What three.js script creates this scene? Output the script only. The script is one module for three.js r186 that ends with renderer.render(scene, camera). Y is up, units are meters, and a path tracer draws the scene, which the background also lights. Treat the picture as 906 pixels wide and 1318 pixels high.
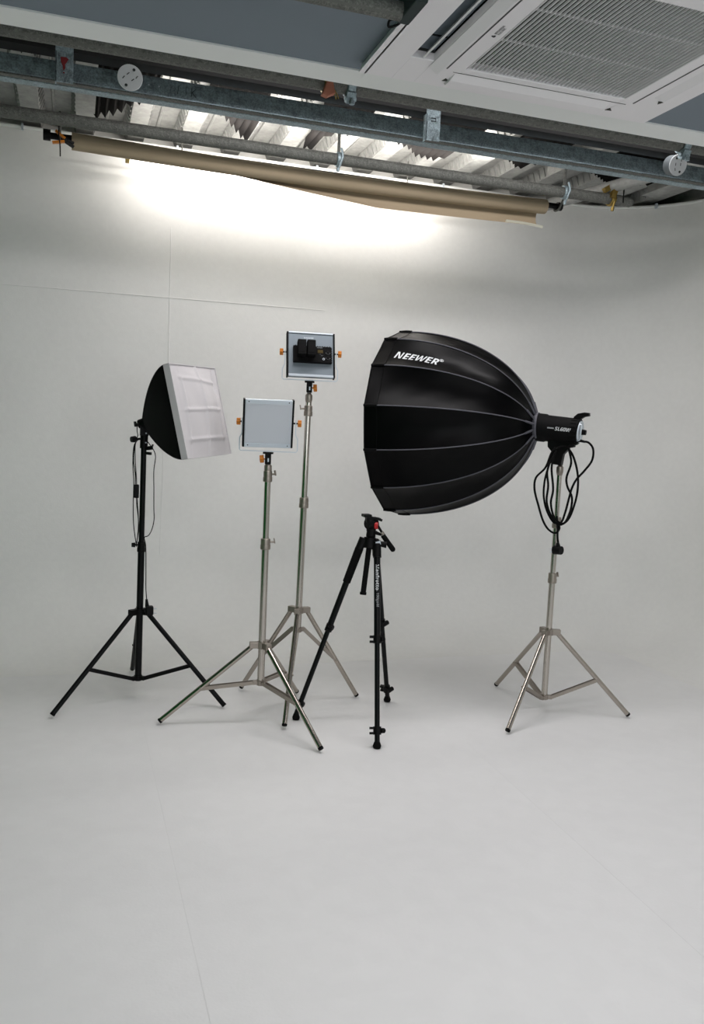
import * as THREE from 'three';
import { RoundedBoxGeometry } from 'three/addons/geometries/RoundedBoxGeometry.js';
import { mergeGeometries, toCreasedNormals } from 'three/addons/utils/BufferGeometryUtils.js';
import { FontLoader } from 'three/addons/loaders/FontLoader.js';
import { RectAreaLightUniformsLib } from 'three/addons/lights/RectAreaLightUniformsLib.js';

const V = (x, y, z) => new THREE.Vector3(x, y, z);
const RAD = Math.PI / 180;
RectAreaLightUniformsLib.init();

// ------------------------------------------------------------------ camera, light, exposure
const scene = new THREE.Scene();
scene.background = new THREE.Color(0x000000);
const renderer = new THREE.WebGLRenderer({ antialias: true });
renderer.toneMapping = THREE.LinearToneMapping;
renderer.toneMappingExposure = 1.0;
renderer.shadowMap.enabled = true;

const camera = new THREE.PerspectiveCamera(61.85, 906 / 1318, 0.05, 60);
{
  const pitch = 5.84 * RAD, roll = 2.56 * RAD, yaw = 18.25 * RAD;
  const F = V(Math.sin(yaw) * Math.cos(pitch), -Math.sin(pitch), -Math.cos(yaw) * Math.cos(pitch));
  const R = V(Math.cos(yaw), 0, Math.sin(yaw)), U = R.clone().cross(F);
  const R2 = R.clone().multiplyScalar(Math.cos(roll)).addScaledVector(U, Math.sin(roll));
  const U2 = R.clone().multiplyScalar(-Math.sin(roll)).addScaledVector(U, Math.cos(roll));
  camera.position.set(0, 1.5, 0);
  camera.quaternion.setFromRotationMatrix(new THREE.Matrix4().makeBasis(R2, U2, F.clone().negate()));
  camera.updateMatrixWorld();
}
scene.add(camera);

// light levels (radiance) and tints of the lamps and windows of the room
const LIGHT = {
  window: { level: 1.2, color: new THREE.Color().setRGB(0.93, 0.98, 1.0) },
  panel: { level: 17.5, color: new THREE.Color().setRGB(1.0, 0.965, 0.975) },
  batten: { level: 6.2, color: new THREE.Color().setRGB(1.0, 0.965, 0.975) },
  rear: { level: 12.2, color: new THREE.Color().setRGB(1.0, 0.965, 0.975) },  // for the added row of battens behind the channel
  uplight: { level: 115, color: new THREE.Color().setRGB(1.0, 0.95, 0.9) },
  tube: { level: 21.5, color: new THREE.Color().setRGB(1.0, 0.93, 0.86) },
};
function areaLight(w, h, pos, target, { level, color }) {
  const l = new THREE.RectAreaLight(color, level, w, h);
  l.position.copy(pos); l.lookAt(target); scene.add(l);
  return l;
}

// ------------------------------------------------------------------ helpers
let seed = 7;
const rnd = () => { seed = (seed * 16807) % 2147483647; return seed / 2147483647; };
const used = new Map();
function numbered(n) { const k = used.get(n) || 0; used.set(n, k + 1); return k ? n + '_' + String(k).padStart(3, '0') : n; }
function clean(g) {
  g = g.index ? g.toNonIndexed() : g;
  for (const k of Object.keys(g.attributes)) if (!['position', 'normal', 'uv'].includes(k)) g.deleteAttribute(k);
  if (!g.attributes.uv) g.setAttribute('uv', new THREE.BufferAttribute(new Float32Array(g.attributes.position.count * 2), 2));
  if (!g.attributes.normal) g.computeVertexNormals();
  return g;
}
const merge = (gs) => (Array.isArray(gs) ? (gs.length === 1 ? clean(gs[0]) : mergeGeometries(gs.map(clean))) : gs);
function metricUV(g) {                      // texture in metres, by the side each face looks to
  const p = g.attributes.position, n = g.attributes.normal, u = g.attributes.uv;
  for (let i = 0; i < p.count; i++) {
    const ax = Math.abs(n.getX(i)), ay = Math.abs(n.getY(i)), az = Math.abs(n.getZ(i));
    if (ax > ay && ax > az) u.setXY(i, p.getZ(i), p.getY(i)); else if (ay > az) u.setXY(i, p.getX(i), p.getZ(i)); else u.setXY(i, p.getX(i), p.getY(i));
  }
  return g;
}
function obj(name, gs, mat, parent) {
  const m = new THREE.Mesh(merge(gs), mat);
  if (mat.userData.metric) metricUV(m.geometry);
  m.name = parent ? name : numbered(name);
  m.castShadow = m.receiveShadow = true;
  (parent || scene).add(m);
  return m;
}
function tag(o, label, category, group) {
  o.userData.label = label; o.userData.category = category;
  if (group) o.userData.group = group;
  return o;
}
function thing(name, label, category, pos = V(0, 0, 0), group) {
  const g = new THREE.Group(); g.name = numbered(name); g.position.copy(pos); scene.add(g);
  return tag(g, label, category, group);
}
function struct(name, gs, mat, label) {
  const m = obj(name, gs, mat); m.userData.kind = 'structure';
  if (label) m.userData.label = label;
  m.userData.category = name.split('_')[0];
  return m;
}
function box(w, h, d, x = 0, y = 0, z = 0, r = 0) {
  const g = r ? new RoundedBoxGeometry(w, h, d, 2, r) : new THREE.BoxGeometry(w, h, d);
  return g.translate(x, y, z);
}
const Y = V(0, 1, 0);
function cyl(a, b, r0, r1 = r0, seg = 16, open = false) {
  const d = b.clone().sub(a), L = d.length();
  const g = new THREE.CylinderGeometry(r1, r0, L, seg, 1, open);
  g.applyQuaternion(new THREE.Quaternion().setFromUnitVectors(Y, d.normalize()));
  const m = a.clone().add(b).multiplyScalar(0.5);
  return g.translate(m.x, m.y, m.z);
}
function bar(a, b, w, h, up = Y) {          // flat bar from a to b: w across, h along "up"
  const d = b.clone().sub(a), L = d.length(); d.normalize();
  const s = d.clone().cross(up).normalize(), u = s.clone().cross(d);
  const g = new THREE.BoxGeometry(w, h, L).applyMatrix4(new THREE.Matrix4().makeBasis(s, u, d.clone().negate()));
  const m = a.clone().add(b).multiplyScalar(0.5);
  return g.translate(m.x, m.y, m.z);
}
function tube(pts, r, n = 0, seg = 8, closed = false) {
  const c = new THREE.CatmullRomCurve3(pts.map((p) => (p.isVector3 ? p : V(...p))), closed, 'centripetal');
  return new THREE.TubeGeometry(c, n || pts.length * 6, r, seg, closed);
}
function lathe(pts, seg = 24) { return new THREE.LatheGeometry(pts.map(([r, y]) => new THREE.Vector2(r, y)), seg); }
function grid(nu, nv, f, uv) {              // surface from a function
  const pos = [], tex = [], idx = [];
  for (let j = 0; j <= nv; j++) for (let i = 0; i <= nu; i++) {
    const p = f(i / nu, j / nv); pos.push(p.x, p.y, p.z);
    const t = uv ? uv(i / nu, j / nv) : [i / nu, j / nv]; tex.push(t[0], t[1]);
  }
  for (let j = 0; j < nv; j++) for (let i = 0; i < nu; i++) {
    const a = j * (nu + 1) + i, b = a + 1, c = a + nu + 1, d = c + 1; idx.push(a, b, d, a, d, c);
  }
  const g = new THREE.BufferGeometry();
  g.setAttribute('position', new THREE.Float32BufferAttribute(pos, 3));
  g.setAttribute('uv', new THREE.Float32BufferAttribute(tex, 2));
  g.setIndex(idx); g.computeVertexNormals();
  return g;
}
function shell(nu, nv, f, n, t, uv) {       // surface with thickness t along n(u,v)
  const a = grid(nu, nv, f, uv), b = grid(nu, nv, (u, v) => f(u, v).addScaledVector(n(u, v), -t), uv);
  b.index.array.reverse(); b.computeVertexNormals();
  const rim = [];
  const edge = (fn) => rim.push(grid(40, 1, (u, v) => { const [p, q] = fn(u); return f(p, q).addScaledVector(n(p, q), -t * v); }));
  edge((u) => [u, 0]); edge((u) => [u, 1]); edge((u) => [0, u]); edge((u) => [1, u]);
  return mergeGeometries([a, b, ...rim].map(clean));
}
function prism(pts, depth, bevel = 0) {     // outline in xy, extruded along z, centred
  const s = new THREE.Shape(pts.map(([x, y]) => new THREE.Vector2(x, y)));
  const g = new THREE.ExtrudeGeometry(s, { depth, bevelEnabled: bevel > 0, bevelSize: bevel, bevelThickness: bevel, bevelSegments: 2, curveSegments: 8 });
  return g.translate(0, 0, -depth / 2);
}
function frameFrom(o, x, y, z) { o.quaternion.setFromRotationMatrix(new THREE.Matrix4().makeBasis(x, y, z)); return o; }
function pose(az, tilt, roll) {             // basis whose z is the direction faced
  const n = V(Math.sin(az) * Math.cos(tilt), Math.sin(tilt), Math.cos(az) * Math.cos(tilt));
  const r = V(Math.cos(az), 0, -Math.sin(az)), u = n.clone().cross(r);
  const c = Math.cos(roll), s = Math.sin(roll);
  return [r.clone().multiplyScalar(c).addScaledVector(u, s), r.clone().multiplyScalar(-s).addScaledVector(u, c), n];
}
const loader = new FontLoader();
const bold = await loader.loadAsync('fonts/droid/droid_sans_bold.typeface.json');
const regular = await loader.loadAsync('fonts/droid/droid_sans_regular.typeface.json');
function letters(text, size, font = bold, map = null, { stretch = 1, slant = 0 } = {}) {   // flat print
  const g = clean(new THREE.ShapeGeometry(font.generateShapes(text, size), 6));
  g.computeBoundingBox(); const b = g.boundingBox, p = g.attributes.position;
  for (let i = 0; i < p.count; i++) {
    let x = (p.getX(i) - b.min.x) * stretch, y = p.getY(i) - b.min.y; x += y * slant;
    const q = map ? map(x, y) : V(x, y, 0); p.setXYZ(i, q.x, q.y, q.z);
  }
  g.computeVertexNormals(); g.userData.width = (b.max.x - b.min.x) * stretch;
  return g;
}

// ------------------------------------------------------------------ textures and materials
function noiseGrid(n, cells, sd) {          // tileable value noise 0..1
  let s = sd; const r = () => { s = (s * 16807) % 2147483647; return s / 2147483647; };
  const g = Float32Array.from({ length: cells * cells }, r), out = new Float32Array(n * n);
  for (let y = 0; y < n; y++) for (let x = 0; x < n; x++) {
    const fx = (x / n) * cells, fy = (y / n) * cells, x0 = Math.floor(fx), y0 = Math.floor(fy);
    let u = fx - x0, v = fy - y0; u = u * u * (3 - 2 * u); v = v * v * (3 - 2 * v);
    const G = (i, j) => g[(j % cells) * cells + (i % cells)];
    out[y * n + x] = (G(x0, y0) * (1 - u) + G(x0 + 1, y0) * u) * (1 - v) + (G(x0, y0 + 1) * (1 - u) + G(x0 + 1, y0 + 1) * u) * v;
  }
  return out;
}
function tex(n, fn, repeat = [1, 1], srgb = true) {
  const d = new Uint8Array(n * n * 4);
  for (let i = 0; i < n * n; i++) { const c = fn(i, i % n, Math.floor(i / n)); d[i * 4] = c[0]; d[i * 4 + 1] = c[1]; d[i * 4 + 2] = c[2]; d[i * 4 + 3] = 255; }
  const t = new THREE.DataTexture(d, n, n); t.wrapS = t.wrapT = THREE.RepeatWrapping; t.magFilter = THREE.LinearFilter;
  t.repeat.set(...repeat); if (srgb) t.colorSpace = THREE.SRGBColorSpace; t.needsUpdate = true;
  return t;
}
const clamp = (v) => Math.max(0, Math.min(255, v));
const nA = noiseGrid(256, 8, 11), nB = noiseGrid(256, 32, 23), nC = noiseGrid(256, 96, 37), nD = noiseGrid(256, 20, 51);
const mix3 = (c, k) => [clamp(c[0] * k), clamp(c[1] * k), clamp(c[2] * k)];

const std = (color, roughness = 0.6, metalness = 0, extra = {}) => new THREE.MeshStandardMaterial({ color, roughness, metalness, ...extra });
const M = {};
const paintMap = tex(256, (i) => mix3([232, 232, 230], 0.985 + 0.02 * nA[i] + 0.012 * nC[i]), [0.5, 0.5]);
const paintBump = tex(256, (i) => mix3([255, 255, 255], 0.4 + 0.35 * nC[i] + 0.25 * nB[i]), [2, 2], false);
M.cyc = std(0xffffff, 0.72, 0, { map: paintMap, bumpMap: paintBump, bumpScale: 0.0006 });
const floorMap = tex(512, (i, x, y) => {
  const j = ((y >> 1) % 256) * 256 + ((x >> 1) % 256), band = nD[(Math.floor(y / 512 * 256) % 256) * 256 + 17];
  return mix3([233, 233, 233], 0.965 + 0.02 * nA[j] + 0.012 * nC[j] + 0.02 * band);
}, [0.2, 0.2]);
M.floor = std(0xffffff, 0.5, 0, { map: floorMap, bumpMap: paintBump, bumpScale: 0.0004 });
M.green = std(0x1a7a38, 0.8);
M.roomWall = std(0xdcdcd8, 0.8);
M.board = std(0x757f88, 0.75);
M.white = std(0xe6e8e6, 0.5);
M.acWhite = std(0xebe8ea, 0.42);
M.acDark = std(0x3a3d3c, 0.7);
M.filter = std(0x3c3c37, 0.9);
const galvMap = tex(256, (i) => mix3([168, 184, 190], 0.72 + 0.3 * nC[i] + 0.18 * nB[i] - 0.1 * nA[i]), [3, 3]);
const galvRough = tex(256, (i) => { const k = 90 + 90 * nB[i] + 50 * nC[i]; return [0, clamp(k), 0]; }, [3, 3], false);
M.galv = std(0xffffff, 0.9, 0.75, { map: galvMap, roughnessMap: galvRough });
const soffitMap = tex(256, (i) => mix3([106, 107, 102], 0.7 + 0.35 * nC[i] + 0.2 * nB[i]), [4, 4]);
M.galvDull = std(0xffffff, 0.75, 0.25, { map: soffitMap });
const deckMap = tex(256, (i) => mix3([158, 159, 156], 0.84 + 0.12 * nB[i] + 0.08 * nC[i]), [1, 1]);
M.deck = std(0xffffff, 0.6, 0.05, { map: deckMap });
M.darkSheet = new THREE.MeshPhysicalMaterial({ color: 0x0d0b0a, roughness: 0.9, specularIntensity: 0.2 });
M.blackVoid = std(0x161616, 0.9);
M.paper = std(0xa3937a, 0.85, 0, { bumpMap: paintBump, bumpScale: 0.0003 });
M.paperEdge = std(0xd9d7c6, 0.85);
M.black = new THREE.MeshPhysicalMaterial({ color: 0x060607, roughness: 0.5, specularIntensity: 0.35 });
M.blackSatin = new THREE.MeshPhysicalMaterial({ color: 0x08090b, roughness: 0.35, specularIntensity: 0.35 });
M.blackMatte = new THREE.MeshPhysicalMaterial({ color: 0x050506, roughness: 0.75, specularIntensity: 0.35 });
M.rubber = new THREE.MeshPhysicalMaterial({ color: 0x050505, roughness: 0.8, specularIntensity: 0.35 });
M.shellFabric = new THREE.MeshPhysicalMaterial({ color: 0x040505, roughness: 0.8, specularIntensity: 0.35 });
const weave = tex(128, (i, x, y) => { const k = ((x + y) & 3) < 2 ? 200 : 120; return [k, k, k]; }, [60, 60], false);
M.domeFabric = new THREE.MeshPhysicalMaterial({ color: 0x030304, roughness: 0.36, specularIntensity: 0.2, sheen: 0.9, sheenRoughness: 0.3, sheenColor: new THREE.Color(0x8a7a7c), bumpMap: weave, bumpScale: 0.0001 });
M.seam = std(0x5c5c64, 0.7);
M.diffuser = new THREE.MeshPhysicalMaterial({ color: 0xd0cdcf, roughness: 0.75, sheen: 0.3, sheenRoughness: 0.6, sheenColor: new THREE.Color(0xffffff) });
const brushed = tex(256, (i, x, y) => { const k = 26 + 22 * nC[i] + 16 * nB[i]; return [0, clamp(k), 0]; }, [1, 1], false);
M.nickel = std(0xb9b3ab, 1.0, 1, { roughnessMap: brushed });
M.nickelSatin = std(0x9d958c, 0.38, 0.95);
M.alu = std(0xd2dae2, 0.42, 0.55);
M.backPlate = std(0x828c94, 0.5, 0.2);
M.panelDiffuser = std(0xd9dde5, 0.55);
M.orange = std(0xd07f28, 0.4, 0.25);
M.red = std(0xc01e22, 0.4);
M.print = std(0xd5d8da, 0.6);
M.printDim = std(0x8f9294, 0.6);
M.inkDark = std(0x23282a, 0.8);
M.cover = std(0xd3d6d8, 0.5);
M.paintRed = std(0x7c1f22, 0.8);
M.rust = std(0xa56a55, 0.8);
M.brass = std(0x9a8348, 0.4, 0.8);
M.screen = std(0x4a3d16, 0.3);
M.clear = new THREE.MeshPhysicalMaterial({ color: 0xffffff, roughness: 0.08, transmission: 1, thickness: 0 });

for (const k of ['galv', 'galvDull', 'deck']) M[k].userData.metric = true;

// ------------------------------------------------------------------ the room
const WZ = -5.62, WX = 4.2, CR = 0.78, COVE = 0.58, TOP = 3.15, LX = -2.4, BZ = 3.2, DECK = 3.2, BOARD = 2.505;
struct('floor', box(WX - LX + 0.4, 0.12, BZ - WZ + 0.4, (WX + LX) / 2, -0.06, (BZ + WZ) / 2), M.floor, 'white painted studio floor running into the curved wall');
{
  const f = scene.getObjectByName('floor').geometry, p = f.attributes.position, u = f.attributes.uv;
  for (let i = 0; i < p.count; i++) u.setXY(i, p.getX(i), p.getZ(i));
}
// the white sweep: straight back wall, rounded corner, right-hand wall, with a cove along the floor
const path = [];
{
  const push = (x, z, nx, nz) => path.push({ x, z, nx, nz });
  for (let i = 0; i <= 24; i++) push(LX + (WX - CR - LX) * (i / 24), WZ, 0, 1);
  for (let i = 1; i <= 20; i++) { const a = (i / 20) * Math.PI / 2; push(WX - CR + CR * Math.sin(a), WZ + CR - CR * Math.cos(a), -Math.sin(a), Math.cos(a)); }
  for (let i = 1; i <= 24; i++) push(WX, WZ + CR + (BZ - WZ - CR) * (i / 24), -1, 0);
  let d = 0; path.forEach((q, i) => { if (i) d += Math.hypot(q.x - path[i - 1].x, q.z - path[i - 1].z); q.d = d; });
}
const prof = [];
for (let i = 0; i <= 14; i++) { const a = (i / 14) * Math.PI / 2; prof.push([COVE - COVE * Math.sin(a), COVE - COVE * Math.cos(a)]); }
for (let i = 1; i <= 10; i++) prof.push([0, COVE + (TOP - COVE) * (i / 10)]);
const nFace = prof.length;
prof.push([-0.1, TOP], [-0.1, 0]);
function sweep(pr) {
  const n = path.length - 1, m = pr.length - 1; let len = [0];
  for (let j = 1; j <= m; j++) len.push(len[j - 1] + Math.hypot(pr[j][0] - pr[j - 1][0], pr[j][1] - pr[j - 1][1]));
  return grid(n, m, (u, v) => { const q = path[Math.round(u * n)], r = pr[Math.round(v * m)]; return V(q.x + q.nx * r[0], r[1] + 0.0005, q.z + q.nz * r[0]); },
    (u, v) => [path[Math.round(u * n)].d, len[Math.round(v * m)]]);
}
const sweepWall = struct('wall_back', [sweep(prof.slice(0, nFace)), sweep(prof.slice(nFace - 1))], M.cyc, 'white painted sweep wall with coved foot and rounded right corner');
// painted-over board joints
obj('board_joint', [cyl(V(-0.45, 2.241, WZ + 0.0005), V(1.6, 2.252, WZ + 0.0005), 0.003, 0.003, 6)], M.cyc, sweepWall);
obj('board_joint', [cyl(V(0.575, 1.5, WZ + 0.0002), V(0.575, 2.68, WZ + 0.0002), 0.0028, 0.0028, 6)], M.cyc, sweepWall);
obj('board_joint', [cyl(V(0.548, 0.6, WZ + 0.0002), V(0.56, 1.5, WZ + 0.0002), 0.002, 0.002, 6)], M.cyc, sweepWall);
const fl = scene.getObjectByName('floor');
obj('sheet_joint', [bar(V(0.339, 0.0002, -4.6), V(0.344, 0.0004, -1.2), 0.0025, 0.0004)], M.floor, fl);
obj('sheet_joint', [bar(V(1.82, 0.0001, -3.6), V(1.745, 0.0004, -1.2), 0.0018, 0.0003)], M.floor, fl);
// curved rail along the top of the sweep
{
  const pts = path.filter((q, i) => q.x > -1.2 && q.z < -3).map((q) => V(q.x + q.nx * 0.012, TOP + 0.006, q.z + q.nz * 0.012));
  const rail = struct('trim_1', [tube(pts, 0.011, 90, 8)], M.white, 'thin white rail along the top edge of the sweep wall');
  for (const x of [-0.3, 0.6, 1.5, 2.4, 3.3]) obj('rail_clip', [box(0.012, 0.035, 0.02, x, TOP + 0.004, WZ + 0.02)], M.alu, rail);
  obj('rail_clip', [box(0.012, 0.035, 0.02, 3.96, TOP + 0.004, -5.36)], M.alu, rail);
}
// outer building walls and the green screen wall at the left
struct('wall_outer', [box(WX - LX + 0.8, 3.7, 0.12, (WX + LX) / 2, 1.85, WZ - 0.2), box(0.12, 3.7, BZ - WZ + 0.6, WX + 0.2, 1.85, (BZ + WZ) / 2)], M.roomWall, 'building walls behind the white sweep');
struct('wall_left', [box(0.12, 3.7, BZ - WZ + 0.6, LX - 0.06, 1.85, (BZ + WZ) / 2)], M.green, 'chroma green screen wall at the left of the studio');
// wall behind the camera with a wide frosted window
const WIN = { x0: -1.6, x1: 3.4, y0: 0.9, y1: 2.35 };
struct('wall_front', [box(WX - LX + 0.4, WIN.y0, 0.12, (WX + LX) / 2, WIN.y0 / 2, BZ + 0.06), box(WX - LX + 0.4, 3.7 - WIN.y1, 0.12, (WX + LX) / 2, (3.7 + WIN.y1) / 2, BZ + 0.06),
  box(WIN.x0 - LX + 0.2, WIN.y1 - WIN.y0, 0.12, (WIN.x0 + LX - 0.2) / 2, (WIN.y0 + WIN.y1) / 2, BZ + 0.06), box(WX + 0.2 - WIN.x1, WIN.y1 - WIN.y0, 0.12, (WX + 0.2 + WIN.x1) / 2, (WIN.y0 + WIN.y1) / 2, BZ + 0.06)], M.roomWall, 'plain wall facing the sweep, around a wide window');
{
  const glow = new THREE.MeshStandardMaterial({ color: 0xffffff, roughness: 0.6, emissive: LIGHT.window.color, emissiveIntensity: 1.4 });
  const cx = (WIN.x0 + WIN.x1) / 2, cy = (WIN.y0 + WIN.y1) / 2, w = WIN.x1 - WIN.x0, h = WIN.y1 - WIN.y0;
  const win = struct('window_1', [box(w, 0.05, 0.06, cx, WIN.y0 + 0.025, BZ + 0.03), box(w, 0.05, 0.06, cx, WIN.y1 - 0.025, BZ + 0.03), ...[0, 1, 2, 3, 4].map((k) => box(0.05, h, 0.06, WIN.x0 + 0.025 + (w - 0.05) * k / 4, cy, BZ + 0.03))], M.white, 'wide white window with four frosted daylit panes');
  for (let k = 0; k < 4; k++) obj('pane', [box(w / 4 - 0.05, h - 0.1, 0.01, WIN.x0 + (w / 4) * (k + 0.5), cy, BZ + 0.05)], glow, win);
  areaLight(w - 0.1, h - 0.1, V(cx, cy, BZ - 0.02), V(cx, cy, 0), LIGHT.window);
}
// lowered grey ceiling board with white edge trim
struct('ceiling', [box(WX - LX, 0.05, BZ + 2.44, (WX + LX) / 2, BOARD + 0.025, (BZ - 2.44) / 2)], M.board, 'lowered grey ceiling board around the air conditioner');
struct('trim_2', [box(WX - LX, 0.06, 0.105, (WX + LX) / 2, 2.5 + 0.03, -2.4825)], M.white, 'white edge trim of the lowered grey ceiling');
// ceiling lamps: flat ones on the lowered ceiling behind the camera, battens under the deck over the open bay
for (const [x, z, l] of [[0.7, -0.9, 'flat white ceiling lamp above the green wall side of the room'], [2.1, -0.9, 'flat white ceiling lamp above the rounded wall side of the room']]) {
  const lamp = thing('ceiling_lamp', l, 'lamp', V(x, BOARD, z), 'flat ceiling lamps');
  obj('housing', [box(1.2, 0.03, 0.3, 0, -0.015, 0, 0.006)], M.white, lamp);
  obj('diffuser', [box(1.14, 0.004, 0.25, 0, -0.031, 0)], new THREE.MeshStandardMaterial({ color: 0xffffff, emissive: LIGHT.panel.color, emissiveIntensity: 2 }), lamp);
  areaLight(1.14, 0.25, V(x, BOARD - 0.036, z), V(x, 0, z + 0.001), LIGHT.panel);
}
for (const [x, z, l] of [[0.95, -3.3, 'white batten lamp before the channel on the green wall side'], [2.2, -3.3, 'white batten lamp before the channel on the rounded wall side'],
  [0.95, -3.86, 'added white batten lamp behind the channel on the green wall side'], [2.2, -3.86, 'added white batten lamp behind the channel on the rounded wall side']]) {  // pair behind the channel is unseen, added to soften shadows on the low wall
  const lamp = thing('batten_lamp', l, 'lamp', V(x, DECK - 0.004, z), 'batten lamps under the deck');
  obj('housing', [box(1.16, 0.05, 0.31, 0, -0.025, 0, 0.006)], M.white, lamp);
  obj('diffuser', [box(1.12, 0.004, 0.28, 0, -0.051, 0)], new THREE.MeshStandardMaterial({ color: 0xffffff, emissive: LIGHT.batten.color, emissiveIntensity: 2 }), lamp);
  areaLight(1.12, 0.28, V(x, DECK - 0.062, z), V(x, 0, z + 0.001), z < -3.5 ? LIGHT.rear : LIGHT.batten);
}
// ribbed steel deck above: separate troughed sheets running toward the wall
{
  const deck = struct('ceiling_deck', [box(WX - LX + 0.6, 0.05, BZ - WZ + 0.6, (WX + LX) / 2, DECK + 0.16, (BZ + WZ) / 2)], M.roomWall, 'ribbed steel deck of the floor above');
  const pitch = 0.3, zs = WZ - 0.14, ze = -2.3;
  for (let k = 0; LX + k * pitch < WX + 0.1; k++) {
    const x0 = LX + k * pitch;
    const pts = [[0, 0], [0.1, 0], [0.125, 0.075], [0.165, 0.075], [0.17, 0.066], [0.18, 0.066], [0.185, 0.075], [0.275, 0.075], [0.3, 0], [0.3, 0.004], [0.277, 0.079], [0.122, 0.079], [0.098, 0.004], [0, 0.004]];
    obj('deck_sheet', [prism(pts, ze - zs).translate(x0, DECK, (zs + ze) / 2)], M.deck, deck);
    // pressed ridges on the sloping sides
    if (x0 > -0.7 && x0 < 3.9) {
      const rid = [];
      for (let z = -5.55; z < -3.9; z += 0.07) { rid.push(box(0.012, 0.06, 0.02).rotateZ(-0.32).translate(x0 + 0.1135, DECK + 0.037, z), box(0.012, 0.06, 0.02).rotateZ(0.32).translate(x0 + 0.2865, DECK + 0.037, z)); }
      const r = obj('pressed_ridges', rid, M.deck, deck); r.userData.kind = 'stuff';
    }
  }
}

// ------------------------------------------------------------------ steel work under the deck
// dark corrugated sheet pieces: outline in x/z, corrugations along z
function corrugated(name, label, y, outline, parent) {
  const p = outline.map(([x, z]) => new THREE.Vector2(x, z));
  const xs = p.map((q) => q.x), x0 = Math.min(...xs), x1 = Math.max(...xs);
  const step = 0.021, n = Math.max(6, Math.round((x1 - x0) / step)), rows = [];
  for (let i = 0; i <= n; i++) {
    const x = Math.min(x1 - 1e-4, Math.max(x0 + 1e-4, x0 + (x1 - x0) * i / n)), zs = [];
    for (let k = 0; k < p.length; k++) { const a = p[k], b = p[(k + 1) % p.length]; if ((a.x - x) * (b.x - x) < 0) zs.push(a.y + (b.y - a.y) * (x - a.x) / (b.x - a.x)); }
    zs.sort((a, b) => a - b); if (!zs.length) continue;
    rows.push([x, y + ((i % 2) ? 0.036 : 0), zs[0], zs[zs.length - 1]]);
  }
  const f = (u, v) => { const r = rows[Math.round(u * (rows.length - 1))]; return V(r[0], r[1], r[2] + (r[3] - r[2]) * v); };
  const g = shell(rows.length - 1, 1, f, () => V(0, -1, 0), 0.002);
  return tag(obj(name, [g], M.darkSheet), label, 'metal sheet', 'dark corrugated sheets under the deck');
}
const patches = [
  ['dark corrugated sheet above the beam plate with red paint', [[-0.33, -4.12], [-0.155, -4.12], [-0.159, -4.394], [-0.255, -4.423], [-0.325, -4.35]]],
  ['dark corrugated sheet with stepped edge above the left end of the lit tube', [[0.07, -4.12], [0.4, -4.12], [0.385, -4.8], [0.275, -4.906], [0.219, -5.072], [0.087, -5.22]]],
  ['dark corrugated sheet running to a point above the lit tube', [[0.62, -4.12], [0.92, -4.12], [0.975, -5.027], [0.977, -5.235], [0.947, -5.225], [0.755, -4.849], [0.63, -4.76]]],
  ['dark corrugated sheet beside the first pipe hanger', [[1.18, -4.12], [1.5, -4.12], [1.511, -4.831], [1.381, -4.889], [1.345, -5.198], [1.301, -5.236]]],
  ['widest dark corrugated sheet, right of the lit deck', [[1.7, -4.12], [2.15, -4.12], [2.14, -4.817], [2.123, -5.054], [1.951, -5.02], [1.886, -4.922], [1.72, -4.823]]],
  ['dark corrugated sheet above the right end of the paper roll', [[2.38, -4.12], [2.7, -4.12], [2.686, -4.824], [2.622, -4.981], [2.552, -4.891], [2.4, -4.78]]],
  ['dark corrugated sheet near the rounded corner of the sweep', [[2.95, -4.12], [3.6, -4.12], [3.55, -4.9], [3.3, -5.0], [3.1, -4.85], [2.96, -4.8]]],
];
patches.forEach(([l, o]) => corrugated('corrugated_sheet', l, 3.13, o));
// joists running toward the wall
for (const [x, l] of [[0.045, 'grey steel joist left of the lit deck'], [2.86, 'grey steel joist right of the lit deck'], [3.62, 'grey steel joist near the rounded corner']]) {
  const j = thing('steel_joist', l, 'joist', V(x, 3.1, -3.75));
  obj('lower_flange', [box(0.1, 0.008, 2.5, 0, 0, 0)], M.deck, j);
  obj('web', [box(0.008, 0.095, 2.5, 0, 0.05, 0)], M.deck, j);
}
// main galvanised channel across the room
{
  const b = thing('steel_channel', 'galvanised steel channel crossing the room in front of the open deck', 'beam', V(0, 2.718, -3.5));
  const L = WX - LX - 0.02, cx = (WX + LX) / 2;
  const face = obj('face', [box(L, 0.063, 0.004, cx, 0.0345, 0), box(L, 0.004, 0.03, cx, 0.066, -0.015)], M.galv, b);
  obj('lower_flange', [box(L, 0.005, 0.03, cx, 0, -0.022)], M.galvDull, b);
  obj('rear_flange', [box(L, 0.005, 0.05, cx, -0.001, -0.068), box(L, 0.05, 0.004, cx, 0.024, -0.093)], M.galv, b);
  for (const [px, len] of [[0.345, 0.05], [0.36, 0.05]]) obj('scratch', [box(0.0012, len, 0.0006, px, 0.035, 0.0023)], M.inkDark, b);
  for (const m of [box(0.0018, 0.032, 0.0005).rotateZ(-0.12).translate(0.372, 0.034, 0.0023), box(0.002, 0.03, 0.0005, 0.402, 0.033, 0.0023), box(0.002, 0.03, 0.0005, 0.424, 0.032, 0.0023),
    box(0.002, 0.02, 0.0005).rotateZ(-0.8).translate(0.432, 0.038, 0.0023), box(0.002, 0.022, 0.0005).rotateZ(0.75).translate(0.433, 0.024, 0.0023)]) obj('marking', [m], M.inkDark, b);
  for (const x of [0.262, 0.3]) obj('rivet', [cyl(V(x, 0.035, 0), V(x, 0.035, 0.004), 0.004, 0.003, 8)], M.alu, b);
}
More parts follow.
